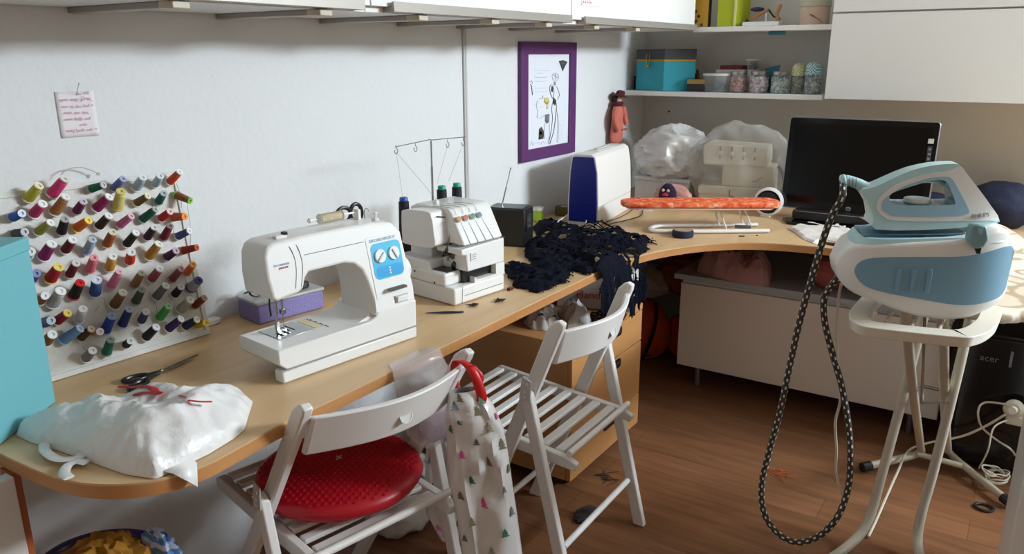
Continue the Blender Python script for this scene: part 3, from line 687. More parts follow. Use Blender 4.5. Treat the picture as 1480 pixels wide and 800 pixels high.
# upper housing leaning back, with tension knobs
up = MB(); prof = [(0.004, .163), (.052, .250), (.066, .262), (.20, .262), (.225, .25), (.232, .163)]
up.prism(prof, .048, .212, 'x'); up.build('housing', m_mach, t, bevel=.006, seg=3)
MB().prism(sp2([(.078, .158), (.195, .152), (.205, .17), (.205, .235), (.19, .252), (.10, .258), (.08, .245), (.072, .20)], 4, True), -.004, .054, 'x').build('head', m_mach, t, bevel=.006, seg=3)
MB().box((.04, .13, .11), (.21, .22, .17)).build('column', m_mach, t, bevel=.004)
cols = ['#c8862c', '#c4582c', '#4c8c50', '#5c7c9c']
for k in range(4):
    x = .062+.028*k; yy, zz = .040, .232
    kn = MB().lathe([(.001, 0), (.0085, 0), (.0085, .007), (.006, .009), (.001, .009)], (x, yy, zz), (0, -.87, .5), 14).build('tension_dial', mat('dial clear', '#c6cdd0', .2), t)
    MB().lathe([(.0075, .0092), (.0045, .0096)], (x-.003, yy, zz), (0, -.87, .5), 12).build('colour_dot', mat('dot '+cols[k], cols[k], .5), kn)
    MB().bar((x+.008, .0405, .228), (x+.012+.004*k, .004, .165), .0016, .0016, up=(0, -1, .5)).build('thread_slot', m_mach2, t)
    MB().tube(spline([(x, .046, .245), (x-.002, .062, .263), (x-.02, .12, .2635)], 4), .0007, 4).build('thread_slot', m_mach2, t)
MB().bar((.012, .074, .245), (.045, .074, .238), .002, .003).build('carry_grip', m_dark, t)
# stitching mechanism
MB().tube([(.052, .055, .235), (.052, .06, .19), (.048, .07, .15), (.05, .075, .11)], .004, 8).build('needle_bar', m_steel, t)
MB().tube([(.058, .062, .205), (.064, .055, .17), (.058, .06, .135)], .0035, 8).build('upper_looper', m_steel, t)
rng = random.Random(5)
mech = MB()
for k in range(7):
    c = (.035+rng.random()*.035, .045+rng.random()*.03, .10+rng.random()*.05)
    mech.lathe([(.001, -.004), (.008+.006*rng.random(), -.004), (.009, .004), (.001, .004)], c, (rng.random()-.5, -1, rng.random()-.5), 10)
mech.build('looper_gear', mat('dark steel', '#5c5c60', .3, metal=1), t)
MB().ball((.055, .045, .150), (.017, .006, .020), 14, 8).build('clear_guard', mat('clear guard', '#a9b4ae', .15, alpha=.6), t)
MB().ball((.056, .040, .152), (.005, .004, .005), 8, 6).build('green_stud', mat('green stud', '#2c8c6c', .4), t)
MB().box((.058, .036, .150), (.080, .042, .190)).build('needle_guard', m_plas, t, bevel=.001)
MB().box((.015, .04, .0872), (.062, .10, .0895)).build('stitch_plate', mat('dark steel', '#5c5c60', .3, metal=1), t)
MB().box((.068, -.003, .118), (.092, .0, .142)).build('diagram_label', m_plas, t)
for k in range(3): MB().box((.072, -.0036, .122+.006*k), (.088, -.003, .1235+.006*k)).build('diagram_line', m_mach2, t)
for p in ((-.0035, .075, .056), ): MB().lathe([(.003, -.0008), (.003, .0006)], p, (-1, 0, 0), 10).build('screw', m_dark, t)
MB().lathe([(.003, -.001), (.003, .0006)], (-.0005, .16, .075), (-1, 0, 0), 10).build('screw', m_dark, t)
# thread stand
MB().box((-.02, .237, .100), (.31, .30, .108)).box((.08, .22, .09), (.18, .29, .0995)).build('cone_platform', m_plas, t, bevel=.003)
MB().tube([(.127, .21, .20), (.127, .21, .36)], .0034, 10).tube([(.127, .21, .36), (.127, .21, .436)], .0024, 10).build('telescopic_mast', m_steel, t)
MB().tube([(-.012, .21, .430), (.127, .21, .440), (.127, .21, .438), (.272, .21, .436)], .0013, 6).build('guide_bar', m_steel, t)
for x in (-.008, .065, .195, .262):
    c = (x, .21, .418); ring = [(x+.006*math.sin(k*math.pi/6), .21, .418+.008*math.cos(k*math.pi/6)) for k in range(11)]
    MB().tube([(x, .21, .434)]+ring, .0011, 6).build('guide_hook', m_steel, t)
MB().lathe([(.008, 0), (.008, .008), (.004, .012)], (.085, .15, .262), (0, 0, 1), 14).build('top_knob', m_plas, t)
for p0, p1 in (((-.008, .21, .415), (.03, .235, .28)), ((-.008, .21, .415), (.085, .15, .275)), ((.195, .21, .415), (.175, .24, .30)), ((.262, .21, .415), (.235, .25, .30))):
    MB().tube([p0, p1], .0005, 4).build('thread_line', mat('pale thread', '#a8a8a8', .8), t)
# thread cones
for x, z0, cap, nm in ((.060, .1085, '#2a4ca8', 'black thread cone with blue top behind the left of the overlock machine'), (.218, .1085, '#169c80', 'black thread cone with green top, beside the steel mast of the overlock machine'), (.285, .1085, '#169c80', 'black thread cone with green top, rightmost behind the overlock machine')):
    tc2 = thing('thread_cone', nm, 'thread cone', tuple(rmat(t) @ Vector((x, .265, z0))), SGA, 'thread cones behind the overlock machine')
    H = .150 if x < .1 else .165
    MB().lathe([(.0225, 0), (.0225, .004), (.02, .006), (.019, .014), (.0155, H), (.010, H+.001), (.006, .01)], n=20, cap=False).build('thread', mat('black thread', '#15161c', .7, bump=.2, bscale=250), tc2)
    MB().lathe([(.0125, H+.0012), (.0125, H+.010), (.0105, H+.013), (.004, H+.013), (.004, H+.002)], n=18).build('cone_top', mat('cone '+cap, cap, .4), tc2)

# small things round the overlock
a, b = Zp(615, 452, DT+.003), Zp(670, 450, DT+.003)
t = thing('tweezers', 'dark blue tweezers on the desk in front of the overlock machine', 'tweezers', tuple(a))
d_ = (b-a).normalized(); n_ = Vector((-d_.y, d_.x, 0))
m_navm = mat('blue steel', '#20344e', .35, metal=.6)
for s in (1, -1): MB().tube([b+n_*.001*s, a+d_*.05+n_*.005*s, a+n_*.0012*s], [.004, .003, .0008], 6, flat=.5).build('arm', m_navm, t, world=True)
m_lint = mat('dark lint', '#2c2224', .9)
for nm, (u, v) in (('small tangle of dark thread ends nearest the overlock machine', (684, 441)), ('spidery dark thread tangle by the desk edge right of the overlock', (722, 434))):
    c = Zp(u, v, DT+.003); mb = MB(); rg = random.Random(u)
    for k in range(9):
        pts = [c+Vector((rg.gauss(0, .012), rg.gauss(0, .008), abs(rg.gauss(0, .002)))) for _ in range(4)]
        mb.tube(spline(pts, 4), .0009, 4)
    o = mb.build('thread_tangle', m_lint); setp(o, nm, 'thread scraps')
c = Zp(737, 419, DT)
t = thing('seam_clip', 'small dark red clip beside the right foot of the overlock machine', 'clip', tuple(c))
m_clip = mat('dark red plastic', '#5c1a20', .4)
MB().box((-.010, -.006, 0.0005), (.012, .006, .004)).build('jaw', m_clip, t, bevel=.001); MB().box((-.008, -.006, .0045), (.012, .006, .009)).build('jaw', m_clip, t, bevel=.001)

# ================================================================== black radio
K = Zp(758, 358, DT)
t = thing('radio', 'black table radio with raised antenna beside the overlock machine', 'radio', (K.x, K.y, DT+.001), 0)
lf = (Zp(706, 356, DT)-K); lf = lf.normalized(); lf = Vector((-.62, .78, 0)).normalized() if lf.y < .2 else lf
lf = Vector((-.26, .9656, 0)); rt = Vector((.9656, .26, 0))
def q4(a, b, c, d): return [((lf*a+rt*c).x, (lf*a+rt*c).y), ((lf*b+rt*c).x, (lf*b+rt*c).y), ((lf*b+rt*d).x, (lf*b+rt*d).y), ((lf*a+rt*d).x, (lf*a+rt*d).y)]
m_rad = mat('radio black', '#1a1a1c', .38)
WR, DR, HR = .15, .11, .138
MB().prism(q4(0, WR, 0, DR), 0, HR, 'z').build('case', m_rad, t, bevel=.006, seg=3)
MB().prism(q4(.01, WR-.01, .01, DR-.01), HR+.0002, HR+.003, 'z').build('top_plate', mat('radio top', '#2b2c2e', .3), t, bevel=.002)
MB().prism(q4(-.002, 0.0, .028, .080), .065, .115, 'z').build('screen', mat('radio screen', '#3c4044', .15), t)
MB().lathe([(.013, 0), (.013, .004), (.001, .005)], tuple(rt*.016+Vector((0, 0, .07))), tuple(-lf), 16).build('volume_dial', m_black, t)
MB().lathe([(.001, 0), (.009, 0), (.009, .002)], tuple(lf*.09+Vector((0, 0, .06))), tuple(-rt), 12).build('side_button', m_black, t)
ab = lf*.105+rt*.055+Vector((0, 0, HR+.003)); tipw = None
dd = sight(738, 243); target = None
Yt = K.y+ab.y-.012; tp = Yp(738, 243, Yt)
at_ = tp-Vector((K.x, K.y, DT+.001))
MB().tube([ab, ab+(at_-ab)*.5], .0028, 8).tube([ab+(at_-ab)*.5, at_], .0018, 8).ball(at_, .0035, 8, 6).build('antenna', m_steel, t)
# ================================================================== picture frame
a = Yp(752, 58.5, WY-.012); b = Yp(831, 220.5, WY-.012)
FX0, FX1 = a.x, Yp(832.4, 62.4, WY-.012).x; FZ1 = a.z; FZ0 = Yp(755, 233.4, WY-.012).z; FZ1 = (FZ1+Yp(832.4, 62.4, WY-.012).z)/2; FZ0 = (FZ0+b.z)/2
t = thing('picture_frame', 'purple framed fashion sketch hanging on the left wall', 'picture', ((FX0+FX1)/2, WY, FZ0))
m_pur = mat('purple frame', '#5b2a63', .45, var=.05)
fw = .048; fwx = .052
fr = MB(); Yf = WY-.018
o4 = [(FX0, FZ0), (FX1, FZ0), (FX1, FZ1), (FX0, FZ1)]; i4 = [(FX0+fwx, FZ0+fw), (FX1-fwx, FZ0+fw), (FX1-fwx, FZ1-fw), (FX0+fwx, FZ1-fw)]
vs = [(x, Yf, z) for x, z in o4]+[(x, Yf, z) for x, z in i4]+[(x, WY-.0005, z) for x, z in o4]+[(x, WY-.0005, z) for x, z in i4]
fs = []
for k in range(4):
    j = (k+1) % 4
    fs += [(k, j, j+4, k+4), (k+8, k+12, j+12, j+8), (k, k+8, j+8, j), (k+4, j+4, j+12, k+12)]
fr.add(vs, fs).build('frame', m_pur, t, world=True, bevel=.0015)
sheet_o = MB().box((FX0+fwx-.003, WY-.008, FZ0+fw-.003), (FX1-fwx+.003, WY-.004, FZ1-fw+.003)).build('paper', mat('print paper', '#dfe2ea', .6), t, world=True)
m_ik = mat('sketch ink', '#3a3a40', .8); m_ikl = mat('sketch ink light', '#8c8c96', .8)
W0, W1, H0, H1 = FX0+fwx, FX1-fwx, FZ0+fw, FZ1-fw
def pp(u, v):   # crop px (745,50 scale 4.21) -> sheet point
    x = (u-78)/(335-78); z = (700-v - (x*28))/(600-30*0)   # sheet runs from v~100 to 700 at the left side
    return (W0+x*(W1-W0), WY-.0085, H0+max(0.01, min(.99, z))*(H1-H0))
def stroke(pts, w, m, name='ink_line'):
    MB().tube(spline([pp(*p) for p in pts], 4), w, 5, flat=.4).build(name, m, t, world=True)
def patch2(pts, m, name='ink_wash', closed=True):
    q = [pp(*p) for p in pts]
    MB().add(q, [tuple(range(len(q)))]).build(name, m, t, world=True, solid=.0003)
patch2([(268, 125), (297, 117), (325, 125), (312, 150), (294, 192), (280, 155)], mat('emblem ink', '#4c4c50', .8), 'emblem')
stroke([(272, 128), (295, 140), (322, 128)], .0011, m_ikl, 'emblem_line'); stroke([(297, 120), (294, 185)], .0011, m_ikl, 'emblem_line')
# standing figure in a long dress
stroke([(240, 205), (228, 222), (232, 245), (248, 258), (264, 245), (268, 222), (252, 205), (240, 205)], .0016, m_ikl)
stroke([(236, 215), (262, 235)], .002, m_ik); stroke([(246, 203), (246, 250)], .0014, m_ikl)
patch2([(238, 262), (252, 262), (250, 285), (240, 285)], m_ikl)
stroke([(222, 280), (212, 300), (218, 340), (232, 372)], .0026, m_ik); stroke([(232, 285), (240, 330), (236, 370)], .0018, m_ik)
stroke([(256, 290), (274, 345), (262, 378)], .0018, m_ik)
patch2([(224, 290), (236, 295), (234, 330), (222, 325)], m_ik); patch2([(236, 360), (256, 385), (248, 420), (232, 400)], m_ik)
stroke([(236, 380), (226, 440), (232, 500), (222, 600), (208, 670)], .0022, m_ik); stroke([(250, 385), (256, 430), (250, 500), (240, 590), (216, 675)], .0026, m_ik)
stroke([(256, 430), (270, 520), (272, 610), (268, 672)], .001, m_ikl); stroke([(262, 470), (266, 560), (262, 665)], .001, m_ikl)
# second figure, bag, stool
patch2([(178, 370), (205, 365), (212, 395), (200, 412), (180, 400)], mat('yellow wash', '#cfc06c', .8)); patch2([(190, 405), (208, 405), (206, 440), (194, 440)], mat('pale yellow wash', '#dcd6b0', .8))
patch2([(186, 478), (214, 472), (212, 520), (200, 538), (186, 522)], mat('grey wash', '#77777b', .8))
stroke([(140, 385), (134, 420), (142, 460), (138, 495), (160, 498), (184, 480)], .0011, m_ik); stroke([(150, 375), (170, 372), (172, 352)], .0016, m_ik)
stroke([(188, 530), (180, 590), (184, 640)], .0011, m_ik); stroke([(212, 525), (214, 590), (210, 650)], .0011, m_ik)
patch2([(150, 570), (166, 555), (182, 590), (178, 635), (148, 640)], mat('dark wash', '#4c4844', .8)); patch2([(152, 588), (166, 582), (170, 606), (156, 610)], mat('orange wash', '#c8803c', .8))
stroke([(94, 268), (104, 262), (110, 275), (98, 285), (104, 300), (110, 352)], .0014, m_ik); stroke([(106, 290), (112, 350)], .0014, m_ik)
for z, x0, x1, w in ((194, 120, 215, .0008), (214, 138, 168, .0016), (236, 122, 195, .001), (240, 124, 196, .0008), (262, 122, 194, .0008), (306, 122, 196, .0008), (330, 122, 196, .0008), (410, 118, 150, .0007), (430, 150, 180, .0008), (525, 262, 310, .0006), (545, 262, 312, .0006), (560, 262, 306, .0006), (580, 262, 300, .0006), (600, 262, 300, .0006), (622, 270, 298, .0006), (642, 270, 296, .0006)):
    stroke([(x0, z), ((x0+x1)/2, z-2+(x0 % 3)), (x1, z-4)], w, m_ikl, 'caption_line')
stroke([(98, 672), (108, 650), (112, 676), (124, 660), (136, 664), (150, 655), (160, 672), (176, 652), (186, 668), (204, 660)], .0008, m_ikl, 'signature')

# ================================================================== sewing machine hard case (white, blue end)
P = Zp(818, 326, DT); A_ = Zp(864, 329, DT)
t = thing('machine_case', 'white hard sewing machine case with deep blue end panel in the corner', 'case', (A_.x, A_.y, DT+.001), 8)
# local: x = away along the length, y = left (towards the wall)
m_case = mat('case white', '#e6e2dc', .45); m_bl = mat('deep blue', '#10207c', .3)
LC, WC, HC = .44, .135, .292
sec = [(0.004, 0), (WC-.004, 0), (WC, .01), (WC, .10), (WC-.006, .22), (WC-.016, HC-.012), (WC-.03, HC), (.035, HC+.002), (.018, HC-.010), (.006, .22), (0, .10), (0, .01)]
MB().prism([(y, z) for y, z in sec], .004, LC, 'x').build('shell', m_case, t, bevel=.005, seg=3)
inn = [(.006+(y-.006)*.0+max(.006, min(WC-.006, y)) - .006 if False else max(.007, min(WC-.007, .007+(y)*(WC-.014)/WC)), max(.018, min(HC-.010, z))) for y, z in sec]
MB().prism(inn, -.002, .0035, 'x').build('end_panel', m_bl, t, bevel=.002, label='deep blue end panel')
MB().box((-.003, .008, .088), (-.0005, WC-.008, .090)).build('seam_line', mat('dark blue seam', '#0a1450', .4), t)
MB().box((0.0, -.0012, .082), (LC, .0002, .0835)).build('seam_line', mat('warm seam', '#b9a890', .6), t)
MB().prism(rrect(.12, .045, .34, .095, .01), HC, HC+.004, 'z').build('handle', m_case, t, bevel=.002)
MB().prism(rrect(.15, .06, .31, .08, .006), HC+.0042, HC+.010, 'z').build('handle_grip', mat('grip grey', '#c9c6c0', .5), t, bevel=.002)

# ================================================================== rag doll hanging on the wall above the case
hd = Yp(894, 140, WY-.035); ft = Yp(886, 210, WY-.035)
D0 = Vector((hd.x-.01, WY-.035, ft.z)); HT = hd.z-ft.z
t = thing('rag_doll', 'rag doll in pink coat and dark red hat on the wall above the white case', 'doll', tuple(D0))
m_coat = mat('pink coat', '#c8705f', .9, var=.12, vscale=60, bump=.3, bscale=120); m_hat = mat('maroon felt', '#4c1620', .9); m_skin = mat('doll skin', '#d8a890', .8); m_hair = mat('doll hair', '#3a2628', .95, bump=.5, bscale=200); m_leg = mat('doll stocking', '#4c1a24', .9)
def dl(x, z, y=0): return (x, y, z)
rings = []
for z, rx, ry, cx_ in ((-.0, .036, .016, 0), (.05, .034, .018, 0), (.10, .030, .018, .002), (.15, .027, .018, .004), (HT*.80, .022, .015, .004), (HT*.88, .010, .010, .004)):
    rings.append([(cx_+rx*math.cos(a*math.pi/8)*(1+.1*math.sin(a*2.7)), ry*math.sin(a*math.pi/8), z) for a in range(16)])
MB().loft(rings).build('coat', m_coat, t, sub=1)
MB().ball((.006, 0, HT*.96), (.014, .013, .019), 14, 10).build('head', m_skin, t)
MB().ball((.006, .004, HT*.97), (.019, .012, .021), 12, 8).ball((.024, .006, HT*.86), (.012, .008, .022), 10, 8).build('hair', m_hair, t)
MB().lathe([(.001, .004), (.032, .0), (.033, .002), (.017, .006), (.015, .022), (.008, .027), (.001, .028)], (.008, -.002, HT*1.02), (.15, -.25, 1), 20).build('hat', m_hat, t)
for s, pts in ((1, [(-.016, -.008, HT*.8), (-.036, -.014, HT*.55), (-.022, -.022, HT*.32)]), (2, [(.020, -.008, HT*.8), (.034, -.012, HT*.58), (.036, -.018, HT*.42)])):
    MB().tube(spline(pts, 5), [.012]*5+[.009]*6, 10).build('sleeve', m_coat, t)
    MB().ball(pts[-1], (.007, .006, .008), 8, 6).build('hand', m_skin, t)
for k in range(7): MB().tube(spline([(-.030+.010*k, -.016, HT*.30+.004*(k % 2)), (-.026+.010*k, -.024, HT*.34), (-.022+.010*k, -.016, HT*.30)], 4), .0025, 6).build('ruffle', m_coat, t)
MB().tube([(-.015, 0, .005), (-.018, -.002, -.012)], .007, 8).build('boot', m_leg, t); MB().tube([(.020, .002, .03), (.026, 0, -.012)], .007, 8).build('boot', m_leg, t)
MB().lathe([(.0195, 0), (.022, .01), (.0195, .02)], (.0, 0, HT*.82), (0, 0, 1), 14).build('collar', m_hat, t)
MB().tube([(.034, -.02, HT*.55), (.052, -.022, HT*.40)], .0022, 6).build('cane', m_ikl, t)
MB().tube(spline([(-.01, .02, HT*.9), (-.035, .028, HT*.5), (-.048, .03, HT*.35), (-.040, .03, HT*.2), (-.018, .03, .0)], 4), .0014, 5).build('hanging_cord', mat('string', '#b9b2a2', .8), t)

for o in list(C.objects):
    if o.parent == t: o.data.transform(Matrix.Diagonal((1.6, 1.3, 1, 1)))
# ================================================================== bits behind the lace
c = Zp(800, 312, DT)
t = thing('ribbon_roll', 'mottled olive ribbon roll lying left of the white case', 'ribbon', (c.x+.05, 1.69, DT+.001))
mr_ = mat('olive ribbon', '#6c5e2c', .8, var=.4, vscale=60)
MB().lathe([(.016, 0), (.040, 0), (.042, .008), (.040, .036), (.016, .036)], n=28).build('coil', mr_, t); MB().lathe([(.0155, .002), (.0155, .038), (.012, .038), (.012, .002)], n=20, cap=False).build('core', m_plas, t)
c = Zp(783, 322, DT)
t = thing('highlighter_cup', 'small lime green and white tub tucked behind the black radio', 'tub', (c.x+.02, c.y+.03, DT+.001))
MB().lathe([(.018, 0), (.021, .002), (.022, .048)], n=18).build('body', mat('lime plastic', '#a8cc3c', .4), t); MB().lathe([(.024, .0482), (.024, .06), (.001, .061)], n=18).build('lid', m_plas, t)
cab = [Zp(u, v, DT+h) for u, v, h in ((800, 322, .004), (812, 314, .012), (830, 316, .01), (838, 326, .006), (820, 330, .004), (806, 322, .02), (815, 304+10, .03), (832, 303, .045), (845, 310, .04), (847, 322, .02), (842, 330, .004))]
t = setp(MB().tube(spline(cab, 6), .0026, 6).build('cable', m_plas), 'white cable looped in front of the deep blue end panel', 'cable')
cab = [Zp(u, v, DT+.004) for u, v in ((866, 333), (880, 324), (905, 318), (925, 312), (929, 304), (926, 298))]
setp(MB().tube(spline(cab, 6), .0022, 6).build('cable', m_black), 'thin black cord running along the foot of the white case', 'cable')
cab = [Zp(u, v, DT+.004) for u, v in ((838, 330), (855, 328), (870, 322), (890, 316), (905, 309), (918, 300))]
setp(MB().tube(spline(cab, 6), .0018, 6).build('cable', m_black), 'black cord end curling beneath the case edge by the navy lace', 'cable')

# ================================================================== navy lace
m_lace = mat('navy lace', '#0b0e1c', .95, var=.25, vscale=60, bump=.6, bscale=220, spec=.15)
HL = [(853, 330), (860, 326)]
def lace(name_px, H, seed, holes, step=.006, label='', cut=None, rag=.010, base=0.002, zfun=None, folds=22):
    poly = []
    pts = []
    for u, v in name_px:
        q = Zp(u, v, DT)
        if q.y < 1.118: q2 = Yp(u, v, 1.105); q = Vector((q2.x, 1.124-(DT-q2.z), 0))
        pts.append(q.xy)
    for i in range(len(pts)):
        a, b = pts[i], pts[(i+1) % len(pts)]
        for k in range(6):
            q = a.lerp(b, k/6); r_ = rag*(noise.noise(Vector((q.x*70, q.y*70, seed)))*1.6); n_ = Vector((-(b-a).y, (b-a).x)).normalized()
            poly.append(tuple(q+n_*r_))
    xs = [p[0] for p in poly]; ys = [p[1] for p in poly]
    mb = MB(); idx = {}
    nx, ny = int((max(xs)-min(xs))/step)+1, int((max(ys)-min(ys))/step)+1
    cells = []
    rg = random.Random(seed)
    for k in range(holes):
        cells.append((rg.uniform(min(xs), max(xs)), rg.uniform(min(ys), max(ys)), rg.uniform(.007, .019), rg.uniform(.45, 1.5), rg.uniform(0, 3.1)))
    def hole(x, y):
        for cx_, cy_, r, asp, an in cells:
            dx, dy = x-cx_, y-cy_; c_, s_ = math.cos(an), math.sin(an)
            u, v = dx*c_+dy*s_, -dx*s_+dy*c_
            if (u/(r*asp))**2+(v/r)**2 < 1: return True
        return False
    def P3(x, y):
        e = edge_dist((x, y), poly)
        k = min(1, e/.03)
        z = DT+base+H*k**.7*(.25+.75*fold(x, y, 0, folds, seed))+.005*fold(x, y, 0, 55, seed+2)*k
        if zfun: z += zfun(x, y)*k
        if y < 1.124:                     # falls over the desk edge
            d = (1.124-y)
            return (x, 1.118-.010-.006*noise.noise(Vector((x*30, y*20, seed)))-.02*min(1, d*12)*fold(x, 0, 0, 20, seed), min(z, DT+.012)-d)
        return (x, y, z)
    for i in range(nx+1):
        for j in range(ny+1):
            x, y = min(xs)+i*step, min(ys)+j*step
            if inside((x, y), poly) and not hole(x, y):
                idx[i, j] = len(mb.v); mb.v.append(P3(x, y))
    for (i, j), a in idx.items():
        q = [idx.get((i+1, j)), idx.get((i+1, j+1)), idx.get((i, j+1))]
        if None not in q: mb.f.append((a, *q))
        elif q.count(None) == 1: mb.f.append(tuple(x for x in (a, *q) if x is not None))
    return mb
L1 = [(731, 384), (745, 378), (760, 384), (775, 388), (795, 388), (815, 388), (828, 396), (824, 408), (808, 412), (795, 420), (775, 425), (755, 418), (738, 415), (731, 400)]
o = lace(L1, .017, 3, 3, label='', rag=.016, folds=30).build('lace_fabric', m_lace, solid=.0025)
setp(o, 'folded pile of navy lace nearest the overlock machine', 'fabric', kind=None)
L2 = [(758, 354), (775, 342), (800, 352), (830, 358), (850, 372), (862, 392), (850, 399), (825, 392), (800, 393), (772, 386), (758, 370)]
o = lace(L2, .020, 8, 14, rag=.012, folds=26).build('lace_fabric', m_lace, solid=.0025)
setp(o, 'middle heap of navy lace between the radio and the desk edge', 'fabric')
L3 = [(768, 332), (780, 322), (800, 320), (830, 330), (852, 340), (872, 336), (895, 330), (905, 336), (908, 345), (930, 348), (948, 350), (935, 356), (934, 368), (934, 395), (930, 430), (918, 455), (900, 462), (880, 470), (868, 455), (864, 420), (866, 398), (850, 388), (830, 380), (808, 366), (785, 352)]
def L3z(x, y): return .012+.008*math.sin(x*20)
o = lace(L3, .014, 12, 150, step=.0045, rag=.010, base=.004, zfun=L3z, folds=20).build('lace_fabric', m_lace, solid=.002)
setp(o, 'large cut-out navy lace draped over the desk edge in front of the white case', 'fabric')
mb = MB(); rg = random.Random(2)
for k in range(7):
    u0, v0 = rg.uniform(815, 860), rg.uniform(322, 332); pts = [Zp(u0, v0, DT+.01), Zp(u0+rg.uniform(5, 20), v0+rg.uniform(-14, 4), DT+.03), Zp(u0+rg.uniform(15, 45), v0+rg.uniform(-6, 8), DT+.03), Zp(u0+rg.uniform(30, 60), v0+rg.uniform(4, 18), DT+.012)]
    mb.tube(spline(pts, 5), .0022, 5)
pts = [Zp(u, v, DT+.004) for u, v in ((905, 346), (925, 352), (935, 348), (950, 353))]
mb.tube(spline(pts, 4), .002, 5)
o = mb.build('lace_cord', m_lace); o.parent = [x for x in C.objects if x.name == 'lace_fabric.002'][0]

# ================================================================== folding chairs
m_chair = mat('chair white paint', '#e4e1dd', .42, spec=.4, var=.02)
def chair(label, x, y, yaw, w, tf, tz, hf, hz, sbf, sbz, sff, sfz, wl, ws, cbz):
    """local x = right, local y = forward (towards the desk)"""
    t = thing('folding_chair', label, 'chair', (x, y, 0), -math.degrees(yaw), 'white folding chairs at the desk')
    # long posts run from the back top down to the front foot
    def post(f0, z0, t_): return None
    ffoot = hf+(hf-tf)/(tz-hz)*hz*1.0 + .02
    ffoot = max(ffoot, .36)
    for s in (-1, 1):
        X = s*w/2
        p = [(tf, tz), (hf+.03, hz-.03), (ffoot, .0)]
        dx = (ffoot-tf)/tz
        y_at = lambda z: tf+.006+(tz-z)/tz*(ffoot-tf)
        hw = .021
        poly = [(y_at(0)-hw, .0), (y_at(0)+hw, .0), (y_at(tz-.02)+hw, tz-.02), (y_at(tz)+hw*.6, tz-.004), (y_at(tz), tz), (y_at(tz)-hw*.7, tz-.006), (y_at(tz-.02)-hw*.95, tz-.022)]
        MB().prism(poly, X-.011, X+.011, 'x').build('post', m_chair, t, bevel=.004)
        XR = s*(wl/2)
        if abs(abs(XR)-abs(X)) < .022: XR = s*(abs(X)+.0235)
        yr = lambda z: hf+.02+(0-hf-.02)*(hz-z)/hz
        hw2 = .018
        MB().prism([(yr(0)-hw2, .0), (yr(0)+hw2, .0), (yr(hz)+hw2*.8, hz-.012), (yr(hz)+.004, hz+.006), (yr(hz)-hw2, hz-.01)], XR-.011, XR+.011, 'x').build('leg', m_chair, t, bevel=.004, label='rear leg')
        by = y_at(hz+.01)
        pl = MB().prism([(yr(hz)-.020, hz-.024), (yr(hz)+.012, hz-.036), (by+.022, hz-.004), (by+.014, hz+.036), (by-.012, hz+.028)], max(X, XR)+.0115 if s > 0 else min(X, XR)-.0145, max(X, XR)+.0145 if s > 0 else min(X, XR)-.0115, 'x').build('hinge_plate', mat('hinge plate', '#d3d0cb', .35, metal=.3), t)
        for q in ((yr(hz)-.004, hz-.018), (by, hz+.018), (by+.008, hz-.004)):
            xx = (max(X, XR)+.015) if s > 0 else (min(X, XR)-.015)
            MB().lathe([(.0045, 0), (.004, .001), (.001, .0015)], (xx, q[0], q[1]), (s, 0, 0), 10).build('rivet', m_chair, pl)
    # curved top rail
    n = 14; rg_ = []
    for k in range(n+1):
        xx = -w/2+.011+(w-.022)*k/n; sag = .058*math.sin(math.pi*k/n)
        f0 = tf+.004-sag*.9
        zt, zb = tz-.030, tz-.125
        sl = (ffoot-tf)/tz
        ft_, fb_ = f0+.03*sl*0, f0+(zt-zb)*sl*.75
        rg_.append([(xx, ft_-.008, zt), (xx, ft_+.009, zt), (xx, fb_+.010, zb), (xx, fb_-.008, zb)])
    MB().loft(rg_).build('back_rail', m_chair, t, bevel=.004)
    # finger hole read as a shallow dished ring
    yc = tf+.004-.058*.9+.05*(ffoot-tf)/tz*.75
    MB().lathe([(.016, 0), (.0165, .0012), (.013, .0012), (.011, -.004), (.001, -.005)], (0, yc-.009, tz-.078), (0, -1, .28), 18).build('finger_hole', mat('hole shade', '#c8c6c2', .6), t)
    # seat: two side rails, cross slats
    sl = (sfz-sbz)/(sff-sbf)
    for s in (-1, 1):
        X = s*(w/2-.030)
        MB().prism([(sbf-.03, sbz-.035), (sbf-.034, sbz-.012-.03*sl), (sbf, sbz), (sff, sfz), (sff+.016, sfz-.008), (sff+.016, sfz-.03), (sff, sfz-.036)], X-.010, X+.010, 'x').build('seat_rail', m_chair, t, bevel=.003)
    ns = 9
    for k in range(ns):
        f = sbf+.03+(sff-sbf-.04)*k/(ns-1); z = sbz+(f-sbf)*sl
        MB().box((-w/2+.043, f-.013, z-.011), (w/2-.043, f+.013, z+.001)).build('seat_slat', m_chair, t, bevel=.003)
    # round cross bars
    y_at = lambda z: tf+.006+(tz-z)/tz*(ffoot-tf); yr = lambda z: hf+.02+(0-hf-.02)*(hz-z)/hz
    MB().tube([(-w/2+.02, sbf-.012, sbz+.012-.0), (w/2-.02, sbf-.012, sbz+.012)], .009, 12).build('seat_bar', m_chair, t)
    MB().tube([(-w/2, yr(cbz), cbz), (w/2, yr(cbz), cbz)], .009, 12).build('stretcher', m_chair, t)
    MB().tube([(-w/2, y_at(.14), .14), (w/2, y_at(.14), .14)], .009, 12).build('stretcher', m_chair, t)
    return t
chB = chair('empty white folding chair beside the wooden drawer pedestal', 1.785, .856, -.011, .400, .050, .783, .119, .592, .048, .405, .480, .445, .44, .375, .153)
chA = chair('white folding chair carrying the red cushion, nearest the camera', 1.104, 1.055, .21, .400, -.045, .79, .110, .540, .02, .415, .45, .43, .44, .40, .15)

